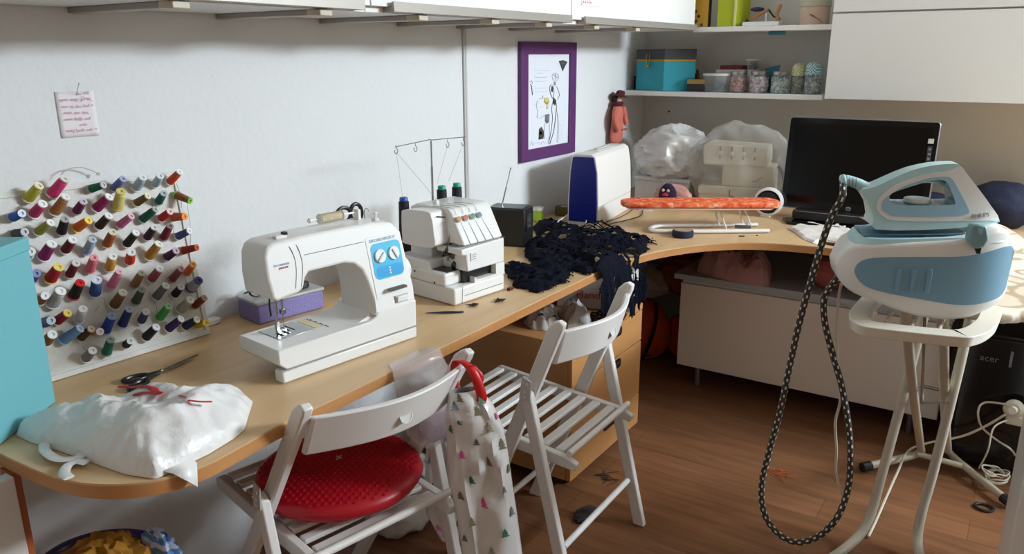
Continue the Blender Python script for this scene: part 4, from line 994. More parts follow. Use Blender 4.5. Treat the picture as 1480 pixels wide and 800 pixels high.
# ================================================================== red wobble cushion on the near chair
RC = (Zp(376, 680, .455)+Zp(612, 660, .455))/2; RC = Vector((1.162, 1.262, .4385))
t = thing('balance_cushion', 'round red knobbly balance cushion lying on the near folding chair', 'cushion', tuple(RC), 12)
m_rub = mat('red rubber', '#b40f22', .38, spec=.5)
R0 = .196
MB().lathe([(.001, .001), (R0*.8, .001), (R0*.95, .007), (R0, .022), (R0*.97, .036), (R0*.9, .044), (R0*.6, .054), (R0*.3, .058), (.001, .059)], n=56).build('disc', m_rub, t, ang=80)
kb = MB()
def topz(r): 
    for (a, za), (b, zb) in zip([(0, .059), (R0*.3, .058), (R0*.6, .054), (R0*.9, .044)], [(R0*.3, .058), (R0*.6, .054), (R0*.9, .044), (R0*.97, .036)]):
        if r <= b: return za+(zb-za)*(r-a)/(b-a)
    return .036
n = 0
for i in range(-12, 13):
    for j in range(-12, 13):
        x, y = (i+.5*(j % 2))*.0152, j*.0138
        r = math.hypot(x, y)
        if .022 < r < R0*.93: kb.lathe([(.0042, -.001), (.0036, .0018), (.001, .003)], (x, y, topz(r)), n=7); n += 1
k_ = kb.build('nub', m_rub, t); k_['kind'] = 'stuff'
MB().lathe([(.014, 0), (.012, .0012), (.001, .0012)], (0, 0, .0588), n=20).build('centre_boss', m_rub, t)
MB().lathe([(.004, 0), (.003, .0025), (.001, .0025)], (0, 0, .060), n=10).bar((-.012, .0, .0608), (.012, 0, .0608), .002, .0016).bar((0, -.008, .0608), (.004, .010, .0608), .002, .0016).build('valve', mat('valve pale', '#c8a49c', .5), t)
# ================================================================== on the pedestal
PT = .5255
t = thing('paper_box', 'white cardboard box with red lettering on the wooden pedestal', 'box', (2.4, 1.35, PT))
m_card = mat('white card', '#dbd8d4', .6)
a, b = Zp(850, 446, PT+.002), Zp(914, 452, PT+.002)
q0, q1 = Zp(850, 446, PT), Zp(912, 451, PT); q0.z = q1.z = 0
d_ = (q1-q0).normalized(); n_ = Vector((-d_.y, d_.x, 0)); bx1 = q1; bx0 = bx1-d_*.27
cs = [bx0, bx1, bx1+n_*.20, bx0+n_*.20]
MB().prism([(c.x, c.y) for c in cs], PT+.001, PT+.135, 'z').build('body', m_card, t, world=True, bevel=.002)
o_ = bx1-d_*.20-n_*.0012
text('eland', .042, (o_.x, o_.y, PT+.052), d_, (0, 0, 1), m_red, t, depth=.0006, align='LEFT')
m_cloth1 = mat('grey white cotton', '#c4c0be', .9, var=.12, vscale=30, bump=.4, bscale=60)
def spotfn(nt, tc):
    v = nt.nodes.new('ShaderNodeTexVoronoi'); v.inputs['Scale'].default_value = 28; nt.links.new(tc.outputs['Object'], v.inputs['Vector'])
    return node_ramp(nt, v.outputs['Distance'], [(0, '#22252e'), (.30, '#22252e'), (.36, '#d6d3d0')])
m_spot = ramp_mat('spotted cotton', spotfn, .9, bump=.4, bscale=60)
c = Zp(838, 455, PT+.02)
def plan(px, z): return [tuple(Zp(u, v, z).xy) for u, v in px]
setp(pillow(plan([(756, 462), (772, 450), (795, 444), (810, 452), (808, 470), (788, 474), (768, 472)], PT+.01), PT, .055, .006, .03, 22, 3, .04).build('crumpled_cloth', m_spot), 'crumpled white cloth with dark spots on the pedestal edge under the desk', 'cloth')
setp(pillow(plan([(808, 456), (826, 452), (848, 456), (856, 466), (842, 473), (818, 473)], PT+.01), PT, .085, .006, .035, 20, 9, .04).build('crumpled_cloth', m_cloth1), 'crumpled pale grey cloth between the spotted cloth and lettered box', 'cloth')
c = Zp(862, 459, PT+.006)
ring = [c+Vector((.035*math.cos(k*math.pi/9), .022*math.sin(k*math.pi/9), .004*math.sin(k*2))) for k in range(19)]
setp(MB().tube(ring, .004, 7).tube([p+Vector((.012, .004, .006)) for p in ring], .004, 7).build('cord_loop', m_dark), 'dark coiled cord in front of the white lettered box', 'cord')
# things in the dark corner under the desk
m_or = mat('orange fabric', '#b8441c', .85, bump=.3, bscale=50)
t = thing('holdall', 'orange bag with black straps on the floor behind the wooden pedestal', 'bag', (3.36, 1.40, 0))
lump((3.30, 1.46, .145), (.085, .16, .145), 5, .06, 1.5, flatb=.002).build('body', m_or, t, world=True)
lump((3.40, 1.28, .11), (.07, .085, .11), 9, .06, 1.5, flatb=.002).build('pocket', m_or, t, world=True)
MB().tube(spline([(3.22, 1.40, .03), (3.20, 1.36, .12), (3.24, 1.35, .23), (3.30, 1.38, .29)], 6), .012, 6, flat=.3).build('strap', m_dark, t, world=True)
MB().tube(spline([(3.31, 1.24, .02), (3.30, 1.33, .06), (3.24, 1.40, .035)], 6), .011, 6, flat=.3).build('strap', m_dark, t, world=True)
MB().box((3.29, 1.31, .055), (3.31, 1.345, .08)).build('buckle', m_dark, t, world=True, bevel=.003)
m_rw = mat('dull red cloth', '#7c3a36', .9, var=.2, vscale=12, bump=.3); m_gw = mat('off-white cloth', '#a8a098', .9, var=.15, vscale=12, bump=.3)
for c, r, m_, sd, lb in (((3.42, 1.50, .35), (.10, .13, .08), m_gw, 2, 'off-white cloth bundle on top of the orange bag'), ((3.46, 1.30, .40), (.09, .12, .09), m_rw, 4, 'dull red cloth bundle stuffed under the desk corner'), ((3.46, 1.43, .575), (.11, .14, .09), m_gw, 6, 'uppermost pale cloth bundle under the desk corner')):
    setp(lump(c, r, sd, .22, 2.6).build('cloth_bundle', m_), lb, 'cloth')
# bundles on the low cabinet
m_pk = mat('dusty pink cotton', '#b98c88', .9, var=.12, vscale=10, bump=.5, bscale=30)
LT = .5145
px_ = plan([(1006, 392), (1030, 400), (1065, 408), (1100, 414), (1113, 412), (1116, 398), (1095, 384), (1050, 375), (1015, 378)], LT)
setp(pillow(px_, LT, .115, .007, .028, 14, 6, .05, power=.45).build('cloth_bundle', m_pk), 'folded dusty pink cloth bundle on the grey cabinet top', 'cloth')
c = Zp(1194, 410, LT+.03)
setp(lump((c.x+.05, c.y, LT+.062), (.06, .07, .060), 3, .12, 2.2, flatb=LT+.001).build('cloth_bundle', mat('coral cloth', '#a85550', .9, bump=.4, bscale=30)), 'small coral red cloth bundle at the right of the grey cabinet top', 'cloth')

# ================================================================== back corner of the desk
def paperbag(c, r, sd, m_, amp=.16): return lump(c, r, sd, amp, 1.9, 48, 30, flatb=DT+.001)
m_film = mat('milky film', '#dcdbd8', .3, alpha=.92, coat=.2, bump=.2, bscale=30)
t = thing('cardboard_box', 'low white box in the desk corner under the white plastic bag', 'box', (3.62, 1.45, DT))
MB().box((3.50, 1.33, DT+.001), (3.72, 1.60, DT+.095)).build('body', m_card, t, world=True, bevel=.002)
MB().box((3.495, 1.325, DT+.0955), (3.725, 1.605, DT+.112)).build('lid', m_card, t, world=True, bevel=.002)
t = setp(lump((3.60, 1.462, DT+.112+.100), (.12, .165, .118), 21, .32, 1.7, 72, 48, flatb=DT+.113).build('plastic_bag', m_film), 'crumpled white plastic bag sitting on the white box in the corner', 'bag')
# cream machine under a clear dust cover
m_cream = mat('cream plastic', '#d9d2bc', .4)
QA = -80
Q = Vector((3.46, 1.265, DT+.001))
t = thing('overlock_machine', 'cream overlock machine under a translucent dust cover in the corner', 'overlock machine', tuple(Q), QA)
# local x = to the right, y = away
MB().prism([(0, 0), (.33, 0), (.33, .16), (0, .16)], 0, .10, 'z').build('base', m_cream, t, bevel=.006)
MB().prism([(.10, .1), (.33, .1), (.325, .20), (.10, .20)], .01, .15, 'y').build('arm_column', m_cream, t, bevel=.006)
MB().prism([(.015, .195), (.29, .195), (.30, .215), (.295, .285), (.03, .295), (.01, .28)], -.006, .15, 'y').build('head', m_cream, t, bevel=.008)
for k in range(4):
    MB().box((.085+.05*k, -.010, .225), (.092+.05*k, -.005, .280)).build('tension_slot', mat('slot grey', '#8a8474', .6), t)
    MB().lathe([(.010, 0), (.010, .006), (.006, .008)], (.0885+.05*k, -.0065, .25), (0, -1, 0), 12).build('tension_dial', m_cream, t)
MB().tube([(.14, -.002, .085), (.14, -.002, .06), (.16, -.002, .055)], .003, 6).build('looper_hook', m_black, t)
MB().tube([(.27, .004, .15), (.255, .004, .13), (.235, .004, .128)], .0018, 6).build('thread_hook', mat('slot grey', '#8a8474', .6), t)
MB().box((.0, -.003, .062), (.12, 0.0, .098)).build('cloth_plate', m_cream, t, bevel=.001)
MB().tube(spline([(.34, .05, .02), (.37, .02, .10), (.36, .04, .16), (.335, .08, .19)], 6), .010, 6, flat=.4).build('dark_strap', m_dark, t)
t2 = lump((.172, .07, .175), (.225, .122, .195), 33, .16, 1.9, 60, 40, flatb=.004)
m_dc = mat('clear dust cover', '#cfcdc6', .25, alpha=.34, coat=.3, bump=.3, bscale=25)
dc = t2.build('dust_cover', m_dc); dc.location = Q; dc.rotation_euler = (0, 0, R_(QA))
setp(dc, 'translucent plastic dust cover over the cream overlock machine', 'dust cover')
# pink purse and dark purple pincushion
Pp = Xp(965, 277, 3.36)
t = thing('pouch', 'small pink fabric pouch leaning against the white box', 'pouch', (3.38, 1.37, DT))
lump((3.40, 1.365, DT+.050), (.035, .085, .052), 5, .14, 2.0, flatb=DT+.001).build('body', mat('pale pink cloth', '#c9958c', .9, var=.15, vscale=30), t, world=True)
cx_ = Xp(966, 270, 3.34)
t = thing('pincushion', 'dark purple pincushion with two eyes and red beak in front of the pink pouch', 'pincushion', (cx_.x, cx_.y, DT))
mp_ = mat('aubergine felt', '#261838', .9)
lump((3.335, cx_.y, DT+.058), (.022, .042, .058), 8, .03, 2, flatb=DT+.001).build('body', mp_, t, world=True)
for s in (-1, 1): MB().ball((3.311, cx_.y+s*.012, DT+.088), (.003, .007, .007), 10, 8).build('eye', mat('cream felt', '#d9c9a0', .8), t, world=True)
MB().lathe([(.001, 0), (.014, .008), (.013, .014), (.001, .016)], (3.309, cx_.y, DT+.079), (0, 0, -1), 14).build('beak', mat('red felt', '#b4203c', .8), t, world=True)
for k in range(5): MB().tube([(3.335, cx_.y-.016+.008*k, DT+.112), (3.335, cx_.y-.03+.015*k, DT+.134)], .0009, 4).build('pin', m_steel, t, world=True)
c = Zp(935, 300, DT)
setp(pillow(plan([(918, 296), (930, 292), (950, 292), (952, 301), (940, 305), (922, 304)], DT), DT, .02, .005, .008, 30, 3, .02).build('folded_plastic', m_film), 'small crumpled clear wrapper behind the orange sleeve board', 'wrapper')
# round white dial thing (a tape dispenser reel)
cx_ = Xp(1109, 290, 3.40)
t = thing('headphones', 'white rimmed black headphone cup standing on the desk beside the monitor', 'headphones', (3.40, cx_.y, DT))
MB().lathe([(.051, 0), (.060, .004), (.062, .020), (.056, .034), (.051, .034), (.051, 0)], (3.375, cx_.y-.01, DT+.068), (1, .12, 0), 30, cap=False).build('white_rim', m_plas, t, world=True)
MB().lathe([(.001, -.004), (.040, -.002), (.050, .006), (.050, .03), (.001, .03)], (3.377, cx_.y-.004, DT+.066), (1, .12, 0), 28).build('ear_pad', mat('foam black', '#17171a', .8), t, world=True)
MB().box((3.38, cx_.y-.02, DT+.001), (3.405, cx_.y+.02, DT+.01)).build('foot', m_plas, t, world=True, bevel=.002)

# ================================================================== sleeve board
BAo = Zp(940, 327, DT); SB = Vector((2.905, 1.235, DT))
t = thing('sleeve_board', 'small ironing sleeve board with orange patterned cover on white legs', 'sleeve board', tuple(SB), -57.5)
def orfn(nt, tc):
    v = nt.nodes.new('ShaderNodeTexNoise'); v.inputs['Scale'].default_value = 42; v.inputs['Detail'].default_value = 2; nt.links.new(tc.outputs['Object'], v.inputs['Vector'])
    return node_ramp(nt, v.outputs['Fac'], [(.30, '#b83818'), (.46, '#e8602c'), (.58, '#ee7a48'), (.70, '#f0b898')])
m_orp = ramp_mat('orange print', orfn, .85)
m_wm = mat('white enamel', '#e6e4e2', .3, spec=.5)
zt = .118
pl = sp2([(-.14, 0), (-.13, .040), (-.08, .058), (.1, .066), (.40, .068), (.47, .060), (.49, .0), (.47, -.060), (.40, -.068), (.1, -.066), (-.08, -.058), (-.13, -.040)], 4, True)
MB().prism(pl, zt-.022, zt, 'z').build('board', m_orp, t, bevel=.008, seg=3)
MB().prism([(x*.93+.01, y*.9) for x, y in pl], zt-.029, zt-.0225, 'z').build('underside', mat('cream underside', '#d6cfc0', .6), t, bevel=.002)
base_l = [tuple(rmat(t).inverted() @ Zp(u, v, DT+.010)) for u, v in ((1095, 324), (1020, 325), (960, 325.5), (943, 328), (941, 331), (950, 333.5), (1020, 334), (1112, 333))]
q = spline([(x, y, .010) for x, y, z in base_l], 5)
MB().tube(q, .0095, 10, flat=.8).build('base_rail', m_wm, t)
inv = rmat(t).inverted()
def sb(u, v, z): p = inv @ Zp(u, v, DT+z); return (p.x, p.y, z)
for (u0, v0, u1, v1) in ((1040, 326, 1031, 297), (1050, 331, 1038, 297), (1074, 324, 1066, 293), (1085, 325, 1073, 293)):
    a = sb(u0, v0, .012); b = sb(u1, v1, zt-.028); MB().tube([a, b], .0035, 8).build('strut', m_wm, t)
a, b = sb(1062, 327, .02), sb(1085, 328, .02)
MB().bar(a, b, .022, .010).build('clamp', mat('dull steel', '#77777a', .45, metal=.8), t, bevel=.001)
c = Zp(985, 339, DT)
t = thing('tape_coil', 'round navy tape coil lying by the sleeve board rail', 'tape', (c.x, c.y, DT+.0005))
m_nv = mat('navy tape', '#1c2036', .8)
c2 = Zp(983, 341, DT); t.location = (c2.x-.004, c2.y-.012, DT+.0005)
MB().lathe([(.018, .002), (.038, .001), (.041, .004), (.041, .022), (.038, .026), (.020, .026)], n=32).build('coil', m_nv, t)
MB().lathe([(.002, .024), (.017, .0245), (.026, .0262), (.034, .0266), (.034, .0272), (.012, .0274), (.001, .0272)], n=28).build('cut_face', mat('tape edges', '#a48e78', .8, var=.5, vscale=120), t)
for nm, (u, v), L, an in (('short dark metal pin lying before the sleeve board', (1072, 341), .022, -60), ('tiny dark screw lying near the desk curve', (1094, 340), .007, -60), ('dark speck of thread on the desk left of the tape coil', (943, 344), .006, 20)):
    c = Zp(u, v, DT+.003); d_ = Vector((math.cos(R_(an)), math.sin(R_(an)), 0)); setp(MB().tube([c-d_*L/2, c+d_*L/2], .0022, 7).build('metal_pin', m_dark), nm, 'pin')

# ================================================================== monitor
MO = Vector((3.42, .872, DT)); MA = -90
t = thing('monitor', 'large black glossy monitor at the back of the desk', 'monitor', tuple(MO), MA)
m_gl = mat('glossy black', '#040405', .10, spec=.35); m_scr = mat('dark screen', '#040405', .14, spec=.25); m_sil = mat('silver edge', '#8c8e92', .3, metal=.8)
def tl(mb, z0=.07, k=.12): mb.v = [(x, y+(z-z0)*k, z) for x, y, z in mb.v]; return mb
tl(MB().prism(rrect(-.011, .045, .556, .425, .014), 0, .030, 'y')).build('shell', m_sil, t, bevel=.003)
tl(MB().prism(rrect(-.007, .050, .552, .421, .012), -.002, -.0003, 'y')).build('bezel', m_gl, t)
tl(MB().box((.014, -.0032, .085), (.530, -.0022, .400))).build('screen', m_scr, t)
tl(MB().box((-.007, -.0035, .046), (.552, -.001, .0495))).build('lower_trim', m_sil, t)
lg = tl(MB().prism(rrect(.255, .056, .275, .072, .006), -.0030, -.0021, 'y')).build('logo_disc', mat('logo grey', '#8e9094', .4), t)
text('hp', .013, (.265, -.0045, .0645), (1, 0, 0), (0, .12, 1), m_gl, t, name='logo_letters', world=False, shear=.2)
tl(MB().box((.520, -.0036, .342), (.540, -.0024, .360))).build('sticker', m_card, t, label='white sticker on the bezel')
tl(MB().box((.522, -.0036, .25), (.538, -.0024, .332))).build('sticker', mat('grey sticker', '#3a3c40', .5), t, label='dark grey sticker on the bezel')
for k in range(4): tl(MB().box((.526, -.0040, .262+.018*k), (.535, -.0037, .270+.018*k))).build('sticker_mark', mat('logo grey', '#8e9094', .4), t)
MB().prism([(.02, -.06), (.06, -.14), (.50, -.14), (.54, -.06), (.40, .10), (.16, .10)], 0.001, .012, 'z').build('stand_base', m_gl, t, bevel=.003)
MB().box((.20, .04, .012), (.34, .075, .20)).build('stand_neck', m_gl, t, bevel=.004)
t = thing('soundbar', 'slim black soundbar under the monitor screen', 'speaker', tuple(MO+Vector((-.10, 0, 0))), MA)
MB().prism(rrect(.06, .0, .44, .040, .010), -.01, .045, 'y').build('body', m_black, t, bevel=.003); t.location.z = DT+.0125; t.location.x = MO.x-.06
MB().box((.07, -.0115, .034), (.43, -.0102, .0365)).build('chrome_strip', m_sil, t)
# folded cloth, glasses, stick, navy bag
m_nap = mat('off-white napkin', '#d8d0c8', .85, var=.05, vscale=20, bump=.2, bscale=90)
na = plan([(1138, 328), (1160, 323), (1203, 313), (1222, 326), (1240, 337), (1236, 346), (1215, 349), (1195, 345), (1178, 351), (1160, 343), (1150, 335)], DT+.006)
setp(pillow(na, DT, .010, .006, .005, 12, 4, .010).build('napkin', m_nap), 'wrinkled off-white cloth on the desk in front of the monitor', 'cloth')
a, b = Zp(1193, 351, DT+.005), Zp(1240, 357, DT+.005)
t = thing('eyeglass_case', 'flat dark brown case on the desk edge behind the ironing hose', 'case', tuple((a+b)/2))
d_ = (b-a).normalized(); t.location = (0, 0, 0)
n_ = Vector((-d_.y, d_.x, 0))
MB().tube([a+Vector((0, 0, .001)), a*.7+b*.3, a*.3+b*.7, b], [.007, .012, .013, .008], 12, flat=.45).build('shell', mat('dark brown', '#2a1a14', .5), t, world=True)
t.location = a; 
for o in C.objects:
    if o.parent == t: o.data.transform(Matrix.Translation(-Vector(a)))
a, b = Zp(1241, 312, DT+.05), Zp(1266, 326, DT+.03)
setp(MB().tube([a, (a+b)/2, b], [.005, .007, .006], 8, flat=.5).build('wooden_spatula', mat('bare wood', '#a88468', .7)), 'short wooden stick leaning by the soundbar behind the iron', 'stick')
m_nvb = mat('navy cloth', '#161c38', .8, bump=.3, bscale=40)
setp(lump((3.71, .085, DT+.085), (.10, .125, .095), 14, .10, 1.6, flatb=DT+.001).build('navy_bundle', m_nvb), 'navy blue cloth bundle on the desk behind the iron', 'cloth')
setp(lump((3.70, .335, DT+.055), (.07, .10, .06), 15, .08, 1.6, flatb=DT+.001).build('navy_bundle', m_nvb), 'flat navy cloth seen through the iron handle', 'cloth')
t = thing('printer', 'low black box standing against the back wall behind the navy bundle', 'device', (3.865, -.10, DT+.001))
MB().box((-.02, -.20, 0), (.030, .20, .11)).build('body', m_black, t, bevel=.005); MB().box((-.0225, -.18, .05), (-.0205, .18, .06)).build('slot', m_dark, t)

# ================================================================== shelf contents
def tub(name, label, cat, mk, y, x=3.72, z=1.2365, group=None):
    t = thing(name, label, cat, (x, y, z), group=group); mk(t); return t
t = thing('storage_box', 'turquoise box with dark grey lid on the lower corner shelf', 'box', (3.72, 1.56, 1.2365))
A3, B3, C3 = Xp(916, 131, 3.70), Xp(958, 132.5, 3.655), Xp(1000, 130.5, 3.70)
m_t2 = mat('turquoise linen', '#35a0b2', .75, var=.06, vscale=60); m_gl2 = mat('charcoal lid', '#46464a', .75); m_gold = mat('mustard trim', '#b8902c', .6)
ps = [(B3.x, B3.y), (C3.x+.01, C3.y), (C3.x+.11, C3.y+.135), (A3.x+.065, A3.y+.02)]
B_, Cc, Aa = Vector((B3.x, B3.y)), Vector((C3.x+.03, C3.y)), Vector((A3.x+.02, A3.y)); D_ = Cc+Aa-B_
ps = [tuple(B_), tuple(Cc), tuple(D_), tuple(Aa)]; ctr = (B_+D_)/2
def grow(k): return [tuple(ctr+(Vector(p)-ctr)*k) for p in ps]
MB().prism(grow(1), 1.237, 1.374, 'z').build('body', m_t2, t, world=True, bevel=.002)
MB().prism(grow(1.005), 1.3742, 1.384, 'z').build('trim_band', m_gold, t, world=True)
MB().prism(grow(1.02), 1.3842, 1.432, 'z').build('lid', m_gl2, t, world=True, bevel=.002)
fm = (B_*.45+Aa*.55); nf = (B_-D_).normalized()
MB().tube(spline([(fm.x-.006+nf.x*.004-.003, fm.y-.008, 1.41), (fm.x-.014, fm.y-.010, 1.368), (fm.x-.016, fm.y, 1.358), (fm.x-.010, fm.y+.010, 1.368), (fm.x-.006, fm.y+.008, 1.41)], 5), .0022, 6).build('clasp', mat('brass', '#b09a5c', .35, metal=.9), t, world=True)
MB().ball((fm.x-.012, fm.y, 1.354), (.005, .010, .009), 10, 8).build('clasp_knob', mat('brass', '#b09a5c', .35, metal=.9), t, world=True)
t = thing('tin', 'dark tin squeezed between the turquoise box and the wall', 'tin', (3.76, 1.722, 1.2365))
MB().lathe([(.024, 0), (.025, .005), (.025, .052), (.024, .056)], n=20).build('body', m_black, t); MB().lathe([(.026, .0565), (.026, .066), (.001, .067)], n=20).build('lid', mat('tin lid', '#2e2e32', .4, metal=.6), t)
ytop = lambda u, X=3.74: Xp(u, 132, X).y
y0 = ytop(1012)
t = thing('book', 'flat black and gold box beside the turquoise box on the shelf', 'box', (3.74, y0, 1.2365))
MB().box((-.05, -.040, 0), (.06, .050, .034)).build('base', m_black, t, bevel=.002); MB().box((-.05, -.040, .0345), (.06, .050, .056)).build('lid', mat('gold card', '#c09c50', .6), t, bevel=.002)
y0 = ytop(1004)
t = thing('figurine', 'tiny brown figurine on the black and gold box', 'figurine', (3.77, y0+.002, 1.2935))
mf_ = mat('brown glaze', '#4c3420', .4)
MB().lathe([(.012, 0), (.013, .004), (.009, .012), (.011, .022), (.006, .028), (.008, .034), (.007, .041), (.001, .044)], n=14).build('body', mf_, t); MB().tube([(-.008, .006, .018), (-.014, .010, .026), (-.012, .012, .034)], .003, 6).build('arm', mf_, t)
y0 = ytop(1036, 3.70)
t = thing('tub', 'clear oval tub of dark pens with white lid on the shelf', 'tub', (3.70, y0, 1.2365))
ov = [(.050*math.cos(k*math.pi/12), .066*math.sin(k*math.pi/12)) for k in range(24)]
m_glass = mat('clear jar', '#ccd6d6', .06, alpha=.28, spec=.6)
MB().loft([[(x*.8, y*.88, 0) for x, y in ov], [(x, y, .074) for x, y in ov]]).build('body', m_glass, t)
MB().loft([[(x*1.05, y*1.05, .0745) for x, y in ov], [(x*1.05, y*1.05, .084) for x, y in ov]]).build('lid', m_plas, t)
rg = random.Random(4); mb = MB()
for k in range(40): a = Vector((rg.uniform(-.03, .03), rg.uniform(-.038, .038), rg.uniform(.004, .02))); mb.tube([a, a+Vector((rg.uniform(-.01, .01), rg.uniform(-.02, .02), rg.uniform(.015, .03)))], .0018, 5)
o = mb.build('tub_contents', mat('dark clips', '#3c3c4c', .5), t); o['kind'] = 'stuff'
t = thing('tray', 'red spotted tray lying on tub lids at the back of the shelf', 'tray', (3.83, ytop(1058, 3.83), 1.2365))
MB().box((-.05, -.07, 0), (.05, .07, .100)).build('box', m_plas, t, bevel=.003); MB().prism(rrect(-.04, -.055, .04, .055, .01), .1005, .120, 'z').build('red_tin', mat('red spots', '#7c1c2c', .5, var=.5, vscale=70), t, bevel=.003)
def jar(label, u, X, r, h, cols, lidk, seed, sc=.007, lidc=None):
    y = Xp(u, 133, X).y
    t = thing('glass_jar', label, 'jar', (X, y, 1.2365), group='glass jars on the lower shelf')
    MB().lathe([(r*.86, 0), (r, .006), (r, h*.80), (r*.93, h*.90), (r*.80, h*.94), (r*.80, h)], n=28).build('glass', m_glass, t)
    rg = random.Random(seed); mbs = [MB() for _ in cols]
    for k in range(230):
        a = rg.random()*6.283; q = r*.84*math.sqrt(rg.random()**.35); z = .006+rg.random()*h*.78
        mbs[k % len(cols)].lathe([(sc, -.0012), (sc, .0012), (.001, .0014)], (q*math.cos(a), q*math.sin(a), z), (math.cos(a)+rg.gauss(0, .5), math.sin(a)+rg.gauss(0, .5), rg.gauss(0, .5)), 8)
    for c_, m_ in zip(cols, mbs): o = m_.build('button_filling', mat('btn'+c_, c_, .4), t); o['kind'] = 'stuff'
    if lidk == 'metal': MB().lathe([(r*.88, h+.0005), (r*.90, h+.002), (r*.90, h+.014), (r*.86, h+.016), (.001, h+.016)], n=28).build('lid', mat('tin silver', '#a9a9a6', .3, metal=.9), t)
    else:
        def gf(nt, tc):
            w = nt.nodes.new('ShaderNodeTexChecker'); w.inputs['Scale'].default_value = 160; nt.links.new(tc.outputs['Object'], w.inputs['Vector'])
            w.inputs['Color1'].default_value = lin(lidc); w.inputs['Color2'].default_value = lin('#d8dcc8'); return w.outputs['Color']
        mg = ramp_mat('gingham'+lidc, gf, .9)
        MB().lathe([(r*1.0, h-.012), (r*1.04, h-.006), (r*.95, h+.003), (r*.98, h+.018), (r*.8, h+.034), (r*.4, h+.043), (.001, h+.045)], n=28).build('cloth_lid', mg, t)
    return t
jar('jar of red buttons with silver lid, leftmost metal-lidded jar on the shelf', 1066, 3.70, .040, .080, ['#b83a3a', '#c85a44', '#8c2428', '#c9a878'], 'metal', 1)
jar('jar of pink and white buttons with silver lid', 1096, 3.70, .043, .080, ['#dcd6d8', '#d0a0b0', '#e4e2e0', '#a86078'], 'metal', 2, .009)
jar('jar of white and pale green buttons with silver lid', 1126.5, 3.70, .041, .080, ['#e0e0dc', '#8cb0a0', '#c8d4d0', '#6ca0b0'], 'metal', 3, .0085)
jar('narrow button jar topped with yellow gingham cloth', 1152, 3.73, .032, .088, ['#8c7c4c', '#b8a878', '#5c4c3c', '#6c8c5c'], 'cloth', 4, .006, '#b0b060')
jar('wider button jar topped with blue gingham cloth at the shelf end', 1174, 3.71, .038, .094, ['#2c6c70', '#c8b8a0', '#3c3c44', '#d0ccc0'], 'cloth', 5, .008, '#3c94b4')
t = thing('plastic_cup', 'small clear cup of purple buttons stacked on cotton reels behind jars', 'cup', (3.80, ytop(1086, 3.80), 1.2365))
MB().lathe([(.024, 0), (.025, .005), (.025, .098), (.024, .10)], n=22).build('lower_pot', m_card, t)
MB().lathe([(.024, .1005), (.033, .142)], n=22, cap=False).build('cup', m_glass, t); MB().lathe([(.001, .1425), (.035, .1425), (.035, .147), (.001, .147)], n=22).build('lid', m_plas, t)
rg = random.Random(9); mb = MB()
for k in range(40): a = rg.random()*6.28; q = .023*math.sqrt(rg.random()); mb.ball((q*math.cos(a), q*math.sin(a), .106+rg.random()*.028), .0055, 6, 4)
mb.build('cup_contents', mat('purple beads', '#4c3c6c', .4), t)['kind'] = 'stuff'
t = thing('card_wedge', 'small teal card leaning between the pink and green button jars', 'card', (3.76, ytop(1112, 3.76), 1.2365))
MB().prism([(-.012, 0), (.012, 0), (.028, .108), (-.040, .122)], -.002, .002, 'x').build('card', mat('teal card', '#2c7080', .6), t)
# upper shelf
UZ = 1.5275
yu = lambda u, X=3.70: Xp(u, 38, X).y
ya, yb = yu(999), yu(1027)
t = thing('noughts_box', 'yellow box with cut-out holes and blue flowers on the upper shelf', 'box', (3.70, (ya+yb)/2, UZ))
hw = abs(ya-yb)/2; m_y = mat('yellow card', '#d9a83c', .6); m_hole = mat('hole dark', '#2a1c14', .8); m_fl = mat('navy petals', '#26486c', .7)
MB().box((-.04, -hw, 0), (-.012, hw, .16)).build('body', m_y, t, bevel=.002)
MB().box((-.04, -hw-.004, 0), (-.012, -hw-.0005, .16)).build('side_panel', mat('dark card', '#2c2420', .7), t)
for (yy, zz) in ((-.002, .028+.020),): MB().lathe([(.001, 0), (.0065, 0), (.0065, .0008), (.001, .0008)], (-.0402, yy, zz), (-1, 0, 0), 14).build('hole', m_hole, t)
for (yy, zz, m_) in ((.010, .026, m_hole), (-.018, .010, m_fl), (.014, .070, m_hole)):
    for k in range(4):
        a = k*math.pi/2+.6; MB().ball((-.0405, yy+.005*math.cos(a), zz+.005*math.sin(a)), (.0008, .0042, .0034), 8, 6).build('petal', m_, t)
ya, yb = yu(1041), yu(1078)
t = thing('storage_box', 'lime green box with pale edge on the upper shelf', 'box', (3.70, (ya+yb)/2, UZ)); hw = abs(ya-yb)/2; m_lime = mat('lime card', '#a9b414', .6)
MB().prism([(-.05, hw), (-.045, -hw*.35), (.06, -hw*.95), (.06, hw)], 0, .15, 'z').build('body', m_lime, t, bevel=.002)
MB().box((-.049, -hw*.42, 0), (-.040, -hw*.28, .15)).build('edge_strip', mat('pale lime', '#d4d88c', .6), t)
MB().box((-.02, hw+.004, .03), (.0, hw+.008, .06)).build('tag', m_hole, t)
ya, yb = yu(1080), yu(1125)
t = thing('model_plane', 'wooden jointed figure on white block on the upper shelf', 'figurine', (3.70, (ya+yb)/2, UZ)); m_w = mat('pale wood', '#b07c54', .6)
MB().box((-.045, -.080, 0), (.045, .080, .018)).build('block', m_plas, t, bevel=.003)
MB().tube([(0, -.012, .018), (0, -.012, .055)], .004, 8).build('post', m_plas, t)
MB().tube([(0, .090, .012), (0, .065, .030)], .005, 8).build('pole', m_dark, t); MB().tube([(0, .065, .028), (0, .03, .045), (0, -.02, .07)], [.006, .009, .007], 10).build('limb', m_w, t)
MB().tube([(0, -.02, .07), (0, -.045, .040), (0, -.075, .028)], [.004, .004, .005], 8).build('pole', m_dark, t)
MB().tube([(-.01, -.07, .024), (-.01, -.06, .05), (-.01, -.075, .09)], [.010, .008, .009], 10).build('limb', m_w, t)
